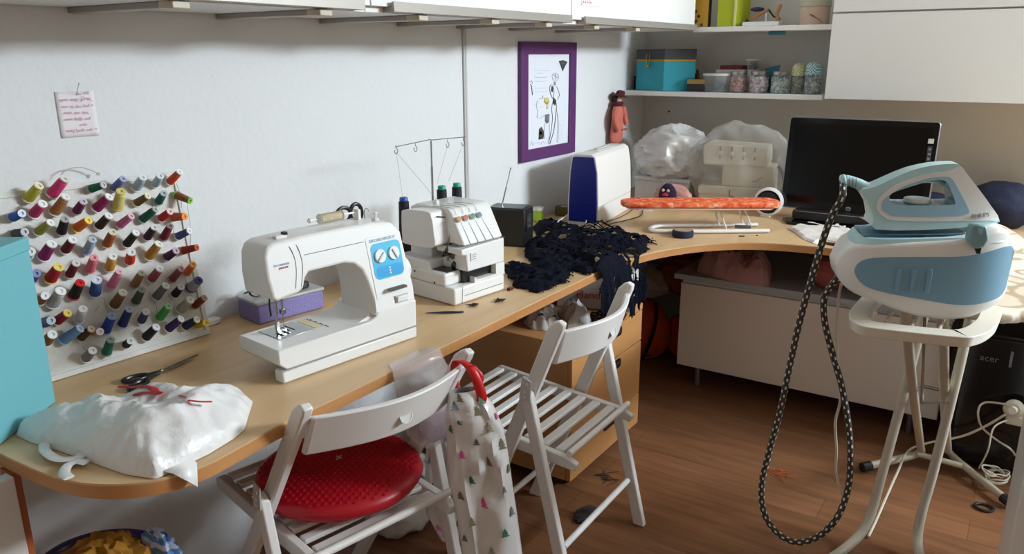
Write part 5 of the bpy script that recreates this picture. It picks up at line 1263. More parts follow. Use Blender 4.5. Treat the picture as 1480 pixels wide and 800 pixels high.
MB().ball((0, .03, .072), (.012, .032, .010), 12, 8).build('torso', mat('navy paint', '#1c2038', .5), t)
ya, yb = yu(1153), yu(1196)
t = thing('floral_tin', 'pale pink tin with bird and branch picture on the upper shelf', 'tin', (3.72, (ya+yb)/2, UZ)); hw = abs(ya-yb)/2
m_fp = mat('pale floral', '#c8ac98', .6, var=.12, vscale=40)
MB().lathe([(hw, 0), (hw, .075)], n=36).build('body', m_fp, t); MB().lathe([(hw*1.04, .0755), (hw*1.04, .10), (.001, .101)], n=36).build('lid', mat('pale sage', '#b4b49c', .6), t)
for pts, w_, m_ in (([(-.9, -.1, .035), (-.86, -.5, .022), (-.7, -.72, .008)], .0018, mat('branch brown', '#4c3428', .7)), ([(-.97, .1, .044), (-.95, -.12, .036), (-.9, -.35, .026)], .0042, mat('bird grey', '#6c5c54', .7))):
    q = []
    for a, b, z in pts: n_ = math.hypot(a, b); q.append((a/n_*hw*1.004, b/n_*hw*1.004, z))
    MB().tube(q, [w_*.5, w_, w_*.4], 6).build('picture', m_, t)
t = setp(MB().box((3.66, ytop(1128, 3.66), 1.488), (3.662, ytop(1104, 3.66), 1.5045)).build('price_label', mat('teal card', '#2c7080', .6)), 'small teal paper label hanging beneath the upper shelf', 'label')
# pink dotted card stuck on the cabinet door
a, b = Yp(841, 0, 1.381), Yp(870, 10.5, 1.381)
t = thing('card', 'small card with pink marks stuck on the corner wall cabinet', 'card', (a.x, 1.381, b.z))
MB().box((a.x, 1.3798, b.z), (b.x, 1.3815, b.z+.075)).build('paper', mat('note paper', '#e3dde0', .8), t, world=True)
for k in range(9): MB().box((a.x+.008+.013*(k % 5), 1.3790, b.z+.008+.010*(k//5)), (a.x+.014+.013*(k % 5), 1.3797, b.z+.014+.012*(k//5))).build('pink_mark', mat('pink ink', '#c86484', .6), t, world=True)
# ================================================================== ironing board with its iron rest
m_en = mat('cream enamel', '#c6bdab', .4, spec=.4)
m_rest = mat('rest plastic', '#dcd5c6', .35)
def covfn(nt, tc):
    v = nt.nodes.new('ShaderNodeTexNoise'); v.inputs['Scale'].default_value = 9; v.inputs['Detail'].default_value = 1; nt.links.new(tc.outputs['Object'], v.inputs['Vector'])
    return node_ramp(nt, v.outputs['Fac'], [(0, '#d6c6ae'), (.47, '#d6c6ae'), (.50, '#b39b7c'), (.53, '#b39b7c'), (.56, '#e0d3c0')])
m_cov = ramp_mat('beige patterned cover', covfn, .85)
HB = .872
t = thing('ironing_board', 'cream ironing board with beige patterned cover and a wire iron rest', 'ironing board', (2.4, .14, 0))
pl = sp2([(1.93, .02), (1.945, -.02), (2.0, -.05), (2.3, -.055), (2.7, -.03), (2.95, .03), (3.08, .11), (3.10, .15), (3.06, .19), (2.9, .24), (2.5, .28), (2.1, .29), (1.96, .27), (1.93, .22)], 4, True)
MB().prism(pl, HB-.026, HB-.006, 'z').build('cover', m_cov, t, world=True, bevel=.008, seg=3)
MB().prism([(2.5+(x-2.5)*.95, .12+(y-.12)*.9) for x, y in pl], HB-.038, HB-.0265, 'z').build('board_frame', m_en, t, world=True, bevel=.003)
pth = [(1.98, .262), (1.80, .268), (1.735, .262), (1.70, .245), (1.695, .215), (1.725, .085), (1.745, .060), (1.79, .042), (1.86, .030), (1.98, .028)]
q = spline([(x, y, HB-.010) for x, y in pth], 5)
rings = []
for i, p in enumerate(q):
    tg = (q[min(i+1, len(q)-1)]-q[max(i-1, 0)]).normalized(); a = tg.cross(Vector((0, 0, 1))).normalized()
    w_ = .020; rings.append([p+a*w_+Vector((0, 0, .007)), p-a*w_+Vector((0, 0, .009)), p-a*w_-Vector((0, 0, .012)), p+a*w_*.8-Vector((0, 0, .016))])
MB().loft(rings).build('iron_rest', m_rest, t, world=True, bevel=.004)
for y in (.11, .16, .21): MB().tube([(1.735, y, HB-.006), (1.97, y, HB-.016)], .0035, 8).build('rest_wire', m_en, t, world=True)
MB().lathe([(.005, 0), (.004, .008)], (1.76, .235, HB-.002), (0, 0, 1), 8).build('stop_peg', m_rest, t, world=True)
def leg(pts, name='leg', r=.0135, m_=None): MB().tube(spline(pts, 6), r, 12, flat=.75).build(name, m_ or m_en, t, world=True)
leg([(2.50, .19, HB-.04), (2.42, .205, .59), (2.33, .237, .22), (2.275, .252, .08), (2.20, .285, .03), (2.05, .345, .018)])
leg([(2.50, .08, HB-.04), (2.43, .088, .59), (2.38, .110, .25), (2.345, .122, .12), (2.30, .118, .045), (2.20, .085, .020)])
leg([(2.0, .205, HB-.04), (2.40, .196, .474), (2.82, .185, .12), (2.885, .183, .055), (2.87, .215, .032), (2.735, .328, .022)])
leg([(2.0, .125, HB-.04), (2.40, .117, .49), (2.84, .103, .12), (2.93, .095, .055), (2.90, .055, .038), (2.745, -.085, .026)])
for p0, p1 in (((2.745, .320, .0225), (2.718, .342, .0215)), ((2.752, -.078, .026), (2.730, -.098, .024))): MB().tube([p0, p1], .017, 10).build('foot_cap', m_dark, t, world=True)
MB().tube([(2.88, .19, .045), (2.87, .05, .045)], .010, 10).build('stretcher', m_en, t, world=True)
MB().tube([(2.03, .165, HB-.04), (2.36, .165, .45)], .004, 8).build('lock_rod', m_steel, t, world=True)
MB().tube([(2.415, .21, .48), (2.41, .10, .48)], .005, 8).build('axle', m_steel, t, world=True)
MB().tube([(2.36, .165, .45), (2.40, .10, .45)], .003, 8).build('lock_rod', m_steel, t, world=True)

# ================================================================== steam generator and iron
m_bl_l = mat('steel blue', '#7ca6be', .38); m_aq = mat('pale aqua', '#b6dadf', .3); m_sky = mat('soft sky blue', '#9ac2d8', .32); m_tealg = mat('grey teal', '#7ea4aa', .35); m_dt = mat('tray teal', '#5c8490', .4)
TP = Zp(1260, 460, HB); TA = -69
def tk(u, v, back=0): return Lp(u, v, TP, TA, back)
t = thing('steam_generator', 'blue and white steam generator tank standing on the ironing board rest', 'steam iron base', (TP.x, TP.y, HB), TA)
YD = .18
sh_px = [(1214, 400), (1216, 384), (1226, 368), (1245, 357), (1300, 352), (1400, 346), (1440, 334), (1462, 336), (1473, 348), (1475, 362), (1470, 400), (1465, 436), (1440, 450), (1390, 455), (1330, 449), (1262, 437), (1234, 427), (1219, 414)]
sh = [tk(*p) for p in sh_px]; zmin = min(z for x, z in sh)
sh = [(x, max(z, .0015) if z > .03 else max(z*.35, .0015)) for x, z in sh]
def planround(mb, x0, x1, y0, y1, ex=3.2):
    """round the plan of a prism: pull y towards the middle near the x ends"""
    ym = (y0+y1)/2; out = []
    for x, y, z in mb.v:
        u = max(-1, min(1, (x-(x0+x1)/2)/((x1-x0)/2)))
        k = (1-abs(u)**ex*.55); out.append((x, ym+(y-ym)*k, z))
    mb.v = out; return mb
def dense(poly, m=10):
    out = []
    for i in range(len(poly)):
        a, b = poly[i], poly[(i+1) % len(poly)]; n = max(1, int(math.hypot(a[0]-b[0], a[1]-b[1])/(m/1000)))
        out += [(a[0]+(b[0]-a[0])*k/n, a[1]+(b[1]-a[1])*k/n) for k in range(n)]
    return out
from mathutils.geometry import tessellate_polygon
def holed(outer, holes, y0, y1, yf=None):
    loops = [outer]+holes
    pts = [p for l in loops for p in l]
    tris = tessellate_polygon([[Vector((x, z, 0)) for x, z in l] for l in loops])
    n = len(pts); mb = MB(); mb.v = [(x, y0, z) for x, z in pts]+[(x, y1, z) for x, z in pts]
    mb.f = [tuple(tr) for tr in tris]+[tuple(i+n for i in tr[::-1]) for tr in tris]
    k = 0
    for l in loops:
        m_ = len(l)
        mb.f += [(k+i, k+(i+1) % m_, k+(i+1) % m_+n, k+i+n) for i in range(m_)]; k += m_
    if yf: mb.v = [(x, yf(x, y, z), z) for x, y, z in mb.v]
    return mb
xa, xb = min(x for x, z in sh), max(x for x, z in sh)
shd = dense(sp2(sh, 3, True), 12)
ym = YD/2
def yround(x, y, z, k0=.5, ex=3.5):
    u = (x-(xa+xb)/2)/((xb-xa)/2); return ym+(y-ym)*(1-min(1, abs(u))**ex*k0)
def slab(poly, y0, y1, name, m_, parent, grid=.012, bev=.0, **k):
    """prism whose big faces are gridded so they can be curved in plan"""
    xs = [p[0] for p in poly]; x0, x1 = min(xs), max(xs); n = max(2, int((x1-x0)/grid))
    def span(x):
        hit = []
        for i in range(len(poly)):
            a, b = poly[i], poly[(i+1) % len(poly)]
            if (a[0]-x)*(b[0]-x) < 0 or (a[0] == x): hit.append(a[1]+(b[1]-a[1])*(x-a[0])/(b[0]-a[0]) if b[0] != a[0] else a[1])
        return (min(hit), max(hit)) if hit else None
    rings = []
    for i in range(n+1):
        x = x0+(x1-x0)*(.5-.5*math.cos(math.pi*i/n)) if True else 0
        x = min(max(x, x0+1e-4), x1-1e-4); s = span(x)
        if s is None: continue
        lo, hi = s; e = min(.010, (hi-lo)*.3); ey = .010 if y1-y0 > .05 else 0
        ya, yb = yround(x, y0, 0), yround(x, y1, 0)
        if y1 > .05: rings.append([(x, ya+ey, lo), (x, ya+ey*.3, lo+e*.3), (x, ya, lo+e), (x, ya, hi-e), (x, ya+ey*.3, hi-e*.3), (x, ya+ey, hi), (x, yb-ey, hi), (x, yb, hi-e), (x, yb, lo+e), (x, yb-ey, lo)])
        else: rings.append([(x, ya, lo), (x, ya, hi), (x, yround(x, 0.02, 0), hi), (x, yround(x, 0.02, 0), lo)])
    return MB().loft(rings).build(name, m_, parent, ang=50, **k)
slab(shd, 0, YD, 'tank_shell', m_plas, t)
bp = [tk(*p) for p in [(1238, 398), (1240, 387), (1252, 377), (1278, 372), (1340, 371), (1400, 370), (1474, 361), (1470, 400), (1463, 428), (1440, 438), (1390, 441), (1330, 432), (1266, 420), (1246, 411)]]
bp = [(x, max(z, .02) if z > .03 else max(.012, z*.7)) for x, z in bp]
for side in (1, -1):
    b_ = slab(dense(sp2(bp, 3, True), 12), -.0015, .02, 'water_tank_panel', m_bl_l, t, label='steel blue side panel')
    if side == -1:
        b_.data.transform(Matrix.Translation((0, YD, 0)) @ Matrix.Diagonal((1, -1, 1, 1))); b_.data.flip_normals()
for u in (1297, 1318.5, 1341):
    x0, z0 = tk(u-3, 422); x1, z1 = tk(u+3, 388); y0 = yround((x0+x1)/2, -.0015, 0)
    MB().bar((x0, y0-.0015, z0), (x1, y0-.0015, z1), .009, .009, up=(0, 1, 0)).build('grip_rib', m_bl_l, t, bevel=.0015)
# tray rim and the dark tray where the iron docks
def ringpts(x0, x1, y0, y1, z0, z1, n=40):
    out = []
    for k in range(n):
        a = 2*math.pi*k/n; c, s_ = math.cos(a), math.sin(a)
        c = math.copysign(abs(c)**.45, c); s_ = math.copysign(abs(s_)**.55, s_)
        x = (x0+x1)/2+(x1-x0)/2*c; y = (y0+y1)/2+(y1-y0)/2*s_
        out.append((x, y, z0+(z1-z0)*(x-x0)/(x1-x0)))
    return out
zl, zr = .165, .185
MB().loft([ringpts(-.036, .222, .014, .166, .115, .140), ringpts(-.046, .252, .006, .174, zl-.012, zr-.012), ringpts(-.038, .246, .012, .168, zl, zr), ringpts(-.028, .238, .020, .160, zl+.001, zr+.001), ringpts(-.022, .232, .026, .154, zl-.012, zr-.012)], cap=False).build('tray_rim', m_aq, t)
MB().loft([ringpts(-.024, .234, .024, .156, zl-.016, zr-.016), ringpts(-.021, .231, .027, .153, zl-.011, zr-.011)]).build('dock_tray', m_dt, t)
# release catch
cp = [tk(*p) for p in [(1401, 324), (1410, 322), (1424, 325), (1427, 345), (1420, 356), (1408, 358), (1396, 346)]]
MB().prism(cp, -.012, .012, 'y').build('release_catch', m_tealg, t, bevel=.004)
cq = [tk(*p) for p in [(1410, 328), (1418, 328), (1416, 336), (1412, 336)]]
MB().prism(cq, -.0135, -.0122, 'y').build('catch_recess', m_sky, t)
cq = [tk(*p) for p in [(1408, 359), (1418, 357), (1416, 366), (1411, 366)]]
MB().prism(cq, -.003, .0, 'y').build('catch_slot', m_dark, t)

# iron
IB = .045
IO = rmat(t) @ Vector((0, 0, 0))
t2 = thing('steam_iron', 'pale aqua and white iron docked on top of the steam generator', 'iron', (TP.x, TP.y, HB+.160), TA)
def ik(u, v): x, z = Lp(u, v, TP, TA, IB); return (x, z-.160)
outer = [(1265, 331), (1263, 318), (1259, 298), (1249, 282), (1250, 275), (1268, 271), (1290, 261), (1321, 248), (1355, 240.5), (1385, 238.5), (1393, 241), (1402, 252), (1420, 276), (1438, 300), (1454, 323), (1447, 326), (1400, 329), (1330, 332)]
hole = [(1287, 289), (1290, 281), (1305, 275), (1332, 267), (1352, 262), (1366, 262), (1374, 268), (1383, 293), (1376, 297), (1330, 298), (1296, 297)]
whi = [(1268, 302), (1272, 288), (1285, 276), (1305, 265), (1345, 253), (1375, 249), (1394, 243), (1403, 254), (1421, 277), (1438, 300), (1452, 321), (1430, 321), (1380, 320), (1300, 319), (1280, 315)]
sky = [(1275, 302), (1278, 290), (1292, 280), (1310, 270), (1345, 259), (1372, 257), (1381, 262), (1390, 278), (1403, 305), (1398, 311), (1380, 313), (1300, 313), (1283, 309)]
og = dense(sp2([ik(*p) for p in outer], 2, True), 10); hg = dense(sp2([ik(*p) for p in hole], 3, True), 8)
x0i, x1i = min(p[0] for p in og), max(p[0] for p in og); ztop = max(p[1] for p in og)
yc_ = IB+.045
def ywid(x, y, z, e=0):
    u = (x-x0i)/(x1i-x0i); hz = max(0, min(1, z/ztop))
    w_ = (.052 if u < .45 else .052*math.sqrt(max(.02, 1-((u-.45)/.56)**2)))*(1-.55*hz**.8)+.0
    w_ = max(w_, .008)
    return yc_+math.copysign(w_+e, y-yc_)
def bodypart(out, holes, e, name, m_, parent, **k):
    # dense interior so the flanks can curve
    mb = holed(out, holes, yc_-1, yc_+1, lambda x, y, z: ywid(x, y, z, e)); return mb.build(name, m_, parent, ang=40, **k)
def gridpart(out, holes, e, name, m_, parent, st=.006, **k):
    xs = [p[0] for p in out]; zs = [p[1] for p in out]; mb = holed(out, holes, yc_-1, yc_+1)
    bm = bmesh.new(); me = bpy.data.meshes.new(name); me.from_pydata(mb.v, [], mb.f); bm.from_mesh(me)
    for c_ in range(int((max(xs)-min(xs))/.02)):
        g = bm.verts[:]+bm.edges[:]+bm.faces[:]; bmesh.ops.bisect_plane(bm, geom=g, plane_co=(min(xs)+.02*(c_+.5), 0, 0), plane_no=(1, 0, 0))
    for c_ in range(int((max(zs)-min(zs))/.02)+1):
        g = bm.verts[:]+bm.edges[:]+bm.faces[:]; bmesh.ops.bisect_plane(bm, geom=g, plane_co=(0, 0, min(zs)+.02*(c_+.5)), plane_no=(0, 0, 1))
    for v in bm.verts: v.co.y = ywid(v.co.x, v.co.y, v.co.z, e)
    mb2 = MB(); bm.verts.index_update(); mb2.v = [tuple(v.co) for v in bm.verts]; mb2.f = [tuple(v.index for v in f.verts) for f in bm.faces]; bm.free()
    return mb2.build(name, m_, parent, ang=45, **k)
gridpart(og, [hg], 0, 'body', m_aq, t2, bevel=.002)
wg = dense(sp2([ik(*p) for p in whi], 3, True), 10); sg = dense(sp2([ik(*p) for p in sky], 3, True), 10)
gridpart(wg, [hg], .0014, 'white_shell', m_plas, t2, label='white side shell')
gridpart(sg, [hg], .0022, 'handle_recess', m_sky, t2, label='sky blue handle surround')
sole = [(x, z) for x, z in [(x0i+.012, -.004), (x1i-.006, .010), (x1i-.004, .024), (x0i+.010, .010)]]
holed(dense(sole, 12), [], yc_-1, yc_+1, lambda x, y, z: ywid(x, y, 0, .001)).build('soleplate', mat('shaded blue base', '#4f7c92', .4), t2)  # dark blue carries the shade of the dock gap in its colour
dx, dz = ik(1334, 294)
MB().lathe([(.026, 0), (.027, .004), (.025, .009), (.001, .011)], (dx, yc_, dz-.005), (0, 0, 1), 28).build('temperature_dial', mat('mint white', '#d5e2dc', .35), t2)
tx, tz = ik(1372, 262)
MB().tube(spline([(ik(1335, 268)[0], yc_, ik(1335, 268)[1]+.004), (ik(1360, 265)[0], yc_, ik(1360, 265)[1]), (ik(1372, 272)[0], yc_, ik(1372, 272)[1])], 5), .006, 8).build('steam_trigger', m_aq, t2)
nk = [ik(1258, 277), ik(1246, 270), ik(1236, 266), ik(1228, 265)]
MB().tube([(x, yc_, z) for x, z in nk], [.0135, .0115, .0105, .0115], 14).build('cord_neck', m_aq, t2)
for u in (1232, 1237, 1242): x, z = ik(u, 266+(u-1232)*.25); MB().tube([(x-.0008, yc_, z), (x+.0008, yc_, z)], .0118, 14).build('neck_rib', m_tealg, t2)
x, z = ik(1225.5, 265.5); MB().lathe([(.012, -.004), (.014, 0), (.013, .006), (.010, .008)], (x, yc_, z), (-1, 0, -.2), 16).build('neck_collar', m_aq, t2)
px_, pz_ = ik(1424, 314.5)
yy = ywid(px_, 0, pz_, .0035)
# lettering follows the flank
def flank_text(s, size, u, v, m_):
    x, z = ik(u, v); e = .004; y0 = ywid(x-.02, 0, z, .003); y1 = ywid(x+.02, 0, z, .003)
    d = Vector((.04, y1-y0, .004)).normalized(); text(s, size, (x, (y0+y1)/2-.0018, z), d, (0, .12, 1), m_, t2, world=False, depth=.0008)
flank_text('PHILIPS', .0115, 1420, 313, mat('logo grey', '#8e9094', .4))

# braided hose: from the iron's neck down in a loop and back to the tank
def hose(path, r, name, parent=None, n=12, step=.0036):
    q = spline(path, 14); L = [0]
    for a, b in zip(q, q[1:]): L.append(L[-1]+(b-a).length)
    m_ = int(L[-1]/step); pts = []; j = 0
    for k in range(m_+1):
        d = L[-1]*k/m_
        while j < len(L)-2 and L[j+1] < d: j += 1
        pts.append(q[j].lerp(q[j+1], (d-L[j])/max(1e-9, L[j+1]-L[j])))
    mb = MB().tube(pts, r, n, cap=False); o = mb.build(name, [mat('hose charcoal', '#3c3a36', .85), mat('hose fleck', '#e2dccb', .8)], parent)
    i = 0
    for k in range(m_):
        for c_ in range(n):
            if (k % 3) < 2 and ((c_ + (2 if (k//3) % 2 else 0)) % 4) == 0: o.data.polygons[i].material_index = 1
            i += 1
    return o
xn, zn = ik(1224, 267); w0 = rmat(t2) @ Vector((xn, yc_, zn)); XH = w0.x
pp_ = [(1217, 285), (1204, 308), (1190, 345), (1178, 385), (1165, 430), (1152, 480), (1139, 540), (1126, 600), (1111, 655), (1101, 700), (1104, 740), (1122, 768), (1150, 783), (1182, 775), (1208, 750), (1224, 712), (1229, 670), (1227, 620), (1217, 560), (1203, 510), (1192, 465), (1191, 432), (1200, 415), (1214, 408)]
pts = [w0]
for i, (u, v) in enumerate(pp_): pts.append(Xp(u, v, XH-.03+.05*min(1, i/8)+ (.03 if i > 14 else 0)))
pts[-1] = rmat(t) @ Vector((xa+.02, YD*.62, .06))
h = hose(pts, (.0074), 'steam_hose')
setp(h, 'braided black and white steam hose looping down from the iron', 'hose')
cab = [rmat(t) @ Vector((xa+.02, YD*.45, .05))]+[Xp(u, v, XH+.05) for u, v in ((1212, 430), (1209, 480), (1212, 540), (1214, 580), (1207, 610), (1209, 650), (1208, 680), (1214, 705), (1222, 722))]
setp(MB().tube(spline(cab, 6), .0032, 7).build('cable', m_en), 'thin cream cord hanging beside the braided hose', 'cable')

# ================================================================== dark corner at the right: computer, plug, cables
t = thing('computer_tower', 'black computer tower standing under the right end of the desk', 'computer', (3.15, -.03, 0))
m_pc = mat('tower black', '#0c0c0e', .3)
MB().box((2.965, -.17, .02), (3.40, .105, .50)).build('case', m_pc, t, world=True, bevel=.006)
MB().box((2.952, -.165, .03), (2.9645, .100, .49)).build('front_panel', mat('panel black', '#08080a', .18), t, world=True, bevel=.004)
for y in (-.14, .07): MB().box((2.98, y, 0), (3.38, y+.02, .02)).build('foot', m_dark, t, world=True)
c = Xp(1430, 518, 2.951); text('acer', .032, (2.9512, c.y, c.z), (0, -1, 0), (0, 0, 1), mat('dim silver', '#5c5c60', .5), t, name='brand_letters')
MB().bar((2.951, -.035, .455), (2.951, -.035, .40), .008, .002, up=(1, 0, 0)).build('power_strip_light', mat('dull steel', '#77777a', .45, metal=.8), t, world=True)
P0 = Xp(1461, 590, 2.92)
t = thing('power_strip', 'white socket block with round plug in front of the black computer', 'socket', (P0.x, P0.y, P0.z-.05))
MB().box((P0.x-.02, P0.y-.13, P0.z-.050), (P0.x+.028, P0.y+.010, P0.z-.018)).build('block', m_en, t, world=True, bevel=.004)
MB().lathe([(.001, 0), (.030, 0), (.030, .018), (.022, .024), (.001, .024)], (P0.x, P0.y-.01, P0.z+.004), (-1, .2, .1), 22).build('plug', m_en, t, world=True)
MB().lathe([(.001, 0), (.014, 0), (.012, .010), (.001, .010)], (P0.x-.024, P0.y-.006, P0.z+.006), (-1, .2, .1), 16).build('plug_grip', m_rest, t, world=True)
def cable(label, pts, r, m_=m_en): return setp(MB().tube(spline(pts, 7), r, 7).build('cable', m_), label, 'cable')
cable('white cord running from the plug along the floor by the board legs', [P0+Vector((-.03, .01, -.01)), Xp(1425, 615, 2.90), Xp(1390, 630, 2.90), Xp(1340, 640, 2.89), Xp(1312, 652, 2.86), Zp(1298, 680, .05), Zp(1280, 720, .03), Zp(1266, 752, .012), Zp(1255, 775, .008)], .0042)
cable('white cord looping left of the plug over the black computer', [P0+Vector((-.02, .01, .02)), Xp(1425, 581, 2.93), Xp(1414, 592, 2.92), Xp(1418, 615, 2.92), Xp(1440, 635, 2.91), Xp(1462, 650, 2.90), Zp(1472, 668, .02)], .0035)
cable('thin white cord dropping from the plug to the coiled cable', [P0+Vector((-.02, .0, -.03)), Xp(1436, 618, 2.86), Xp(1428, 650, 2.84), Zp(1415, 676, .05)], .0028)
cc = Zp(1446, 690, .045); pts = []
rg = random.Random(11)
for k in range(60):
    a = k*.62; r_ = .032+.010*math.sin(k*.9); pts.append((cc.x+.01+r_*1.2*math.cos(a)+.01*rg.random(), cc.y+.016+r_*math.sin(a), .045+.014*math.sin(k*.33)+.006*rg.random()))
cable('tangled coil of thin white cable resting on the board foot', pts, .0026)
cc = Zp(1432, 742, .005)
ring = [Vector((cc.x+.03+.022*math.cos(k*math.pi/8), cc.y+.02+.026*math.sin(k*math.pi/8), .006)) for k in range(17)]
cable('black cord loop on the floor under the right board foot', ring, .0045, m_dark)
# white cupboard cut off by the right edge of the frame
t = thing('cupboard', 'white cupboard side at the lower right edge of the picture', 'cupboard', (2.1, -.35, 0))
cy_ = Xp(1471, 730, 1.80).y
MB().box((1.80, -.62, .0), (2.40, cy_, .70)).build('body', m_white, t, world=True, bevel=.004)
MB().box((1.79, -.63, .7005), (2.41, cy_+.005, .72)).build('top', m_white, t, world=True, bevel=.003)

# floor litter
mo_ = mat('orange thread', '#b8501c', .9)
for lb, (u, v), m_, sp, nm in (('loose orange threads on the floor left of the hose loop', (1128, 684), mo_, .05, 'thread_tangle'), ('dark lint scattered on the floor behind the empty chair', (880, 690), m_lint, .04, 'thread_tangle')):
    c = Zp(u, v, .003); mb = MB(); rg = random.Random(u)
    for k in range(8):
        p = [c+Vector((rg.gauss(0, sp*.6), rg.gauss(0, sp*.5), 0)) for _ in range(3)]; mb.tube(spline(p, 4), .0012, 4)
    setp(mb.build(nm, m_), lb, 'thread scraps')
c = Zp(847, 746, .0)
setp(lump((c.x, c.y, .008), (.040, .026, .009), 6, .45, 4, 32, 18, flatb=.001).build('fabric_scrap', mat('charcoal scrap', '#3a3638', .9, var=.6, vscale=90)), 'small dark crumpled fabric scrap on the floor beside the empty chair', 'scrap')

# ================================================================== bags round the near chair
def trees(mb_list, pos, d, up, nrm, s):
    for (z0, w_, h_) in ((0, 1.0, .45), (.32, .8, .42), (.6, .55, .45)):
        a = pos-d*(w_*s/2)+up*(z0*s); b = pos+d*(w_*s/2)+up*(z0*s); c = pos+up*((z0+h_)*s)
        o_ = nrm*.0008
        mb_list.add([a+nrm*.0022, b+nrm*.0022, c+nrm*.0022, a+nrm*.0008, b+nrm*.0008, c+nrm*.0008], [(0, 1, 2), (3, 5, 4), (0, 3, 4, 1), (1, 4, 5, 2), (2, 5, 3, 0)])
m_tw = mat('glossy gift film', '#dedddc', .22, spec=.55, coat=.3, bump=.15, bscale=30)
pc = [mat('print grey', '#6c7478', .7), mat('print green', '#3c7c58', .7), mat('print pink', '#c8588c', .7), mat('print olive', '#7c745c', .7)]
cm = rmat(chA)
def printed(body, ms, t):
    cuts = [len(body.f)]
    for m_ in ms: body.add(m_.v, m_.f); cuts.append(len(body.f))
    o = body.build('bag_body', [m_tw]+pc, t, world=True, ang=60)
    for p in o.data.polygons:
        p.material_index = next((i for i, c in enumerate(cuts) if p.index < c), 0)
postT = cm @ Vector((.20, -.04, .745))
def gift_bag(label, rows, P, deg, thick, seed, n=28, ntree=26, closed_bottom=True):
    """rows: (left px, right px, v) from top to bottom, met with the upright plane through P"""
    a = R_(deg); U = Vector((math.cos(a), math.sin(a), 0)); V = Vector((-math.sin(a), math.cos(a), 0))
    t = thing('gift_bag', label, 'bag', tuple(P)); rings = []; mids = []
    rows2 = []
    for (r0, r1) in zip(rows, rows[1:]):
        for k in range(4): rows2.append([r0[i]+(r1[i]-r0[i])*k/4 for i in range(4)])
    rows2.append(list(rows[-1]))
    for k, (ul, vl, ur, vr) in enumerate(rows2):
        xl, zl_ = Lp(ul, vl, P, deg); xr, zr_ = Lp(ur, vr, P, deg)
        th_ = thick*(.35+.65*min(1, k/6)); ring = []
        for c_ in range(n):
            an = 2*math.pi*c_/n; cx, sx = math.cos(an), math.sin(an)
            x = (xl+xr)/2+(xr-xl)/2*math.copysign(abs(cx)**.8, cx); z = (zl_+zr_)/2+(zr_-zl_)/2*cx
            f = 1+.5*noise.noise(Vector((cx*2.0, k*.22, seed)))+.45*(fold(cx, k*.06, 0, 2.0, seed)-.5)
            ring.append(Vector(P)+U*x+Vector((0, 0, z))-V*(sx*th_*f))
        rings.append(ring)
    body = MB().loft([[tuple(p) for p in r] for r in rings], cap=False)
    body.add([tuple(p) for p in rings[-1]], [tuple(range(n))])
    rg = random.Random(seed); ms = [MB() for _ in pc]
    R_n = len(rings)
    for k in range(ntree):
        i = 1+int(((k+.5)/ntree)*(R_n-3)); c_ = 2+int(((k*.618) % 1)*(n//2-4))
        p, pr_, pu = rings[i][c_], rings[i][(c_-1) % n], rings[i-1][c_]
        d = (pr_-p).normalized(); upv = (pu-p).normalized(); nr = d.cross(upv).normalized()
        if nr.dot(EYE-p) < 0: nr = -nr
        trees(ms[[0, 3, 1, 0, 3, 2][k % 6]], p+nr*.001, d, upv, nr, rg.uniform(.014, .024))
    printed(body, ms, t)
    return t, rings
Pb = cm @ Vector((.205, -.095, .745))
rows = [(648, 566, 690, 560), (646, 585, 712, 582), (644, 605, 728, 618), (646, 650, 734, 650), (650, 700, 741, 700), (660, 745, 748, 745), (668, 800, 755, 800), (676, 850, 758, 850)]
tb_, rb = gift_bag('white plastic gift bag with small trees hung from the near chair by red ribbon', rows, Pb, -52, .038, 3)
rib = mat('red satin ribbon', '#cf1418', .4)
w1 = postT+Vector((0, 0, .012))
e1 = Lp(660, 572, Pb, -52); e2 = Lp(667, 580, Pb, -52); U_ = Vector((math.cos(R_(-52)), math.sin(R_(-52)), 0))
A1 = Pb+U_*e1[0]+Vector((0, 0, e1[1])); A2 = Pb+U_*e2[0]+Vector((0, 0, e2[1]))
def strap(pts, w, name, m_, parent):
    q = spline(pts, 6); mb = MB(); rr2 = []
    for i, p in enumerate(q):
        k = i/(len(q)-1); ww = w[0]+(w[1]-w[0])*k; rr2.append([p+U_*ww, p-U_*ww])
    for r_ in rr2: mb.v += [tuple(r_[0]), tuple(r_[1])]
    mb.f = [(2*i, 2*i+2, 2*i+3, 2*i+1) for i in range(len(rr2)-1)]
    return mb.build(name, m_, parent, world=True, solid=.002)
rr_ = lambda x, y, z: cm @ Vector((x, y, z))
strap([rr_(.168, -.030, .70), rr_(.170, -.034, .762), rr_(.172, -.060, .772), rr_(.176, -.088, .750), rr_(.184, -.100, .69), A1-Vector((0, 0, .02))], (.009, .012), 'ribbon_handle', rib, tb_)
strap([rr_(.178, -.078, .768), rr_(.188, -.092, .735), A2-Vector((0, 0, .03))], (.008, .009), 'ribbon_handle', rib, tb_)
# second bag, behind the post
Pc = cm @ Vector((.30, .22, .45))
rows = [(618, 600, 640, 600), (616, 650, 650, 640), (614, 700, 660, 700), (616, 740, 664, 745), (632, 768, 664, 785)]
gift_bag('shaded tree-print bag hanging behind the back post of the near chair', rows, Pc, -50, .03, 8, ntree=12)
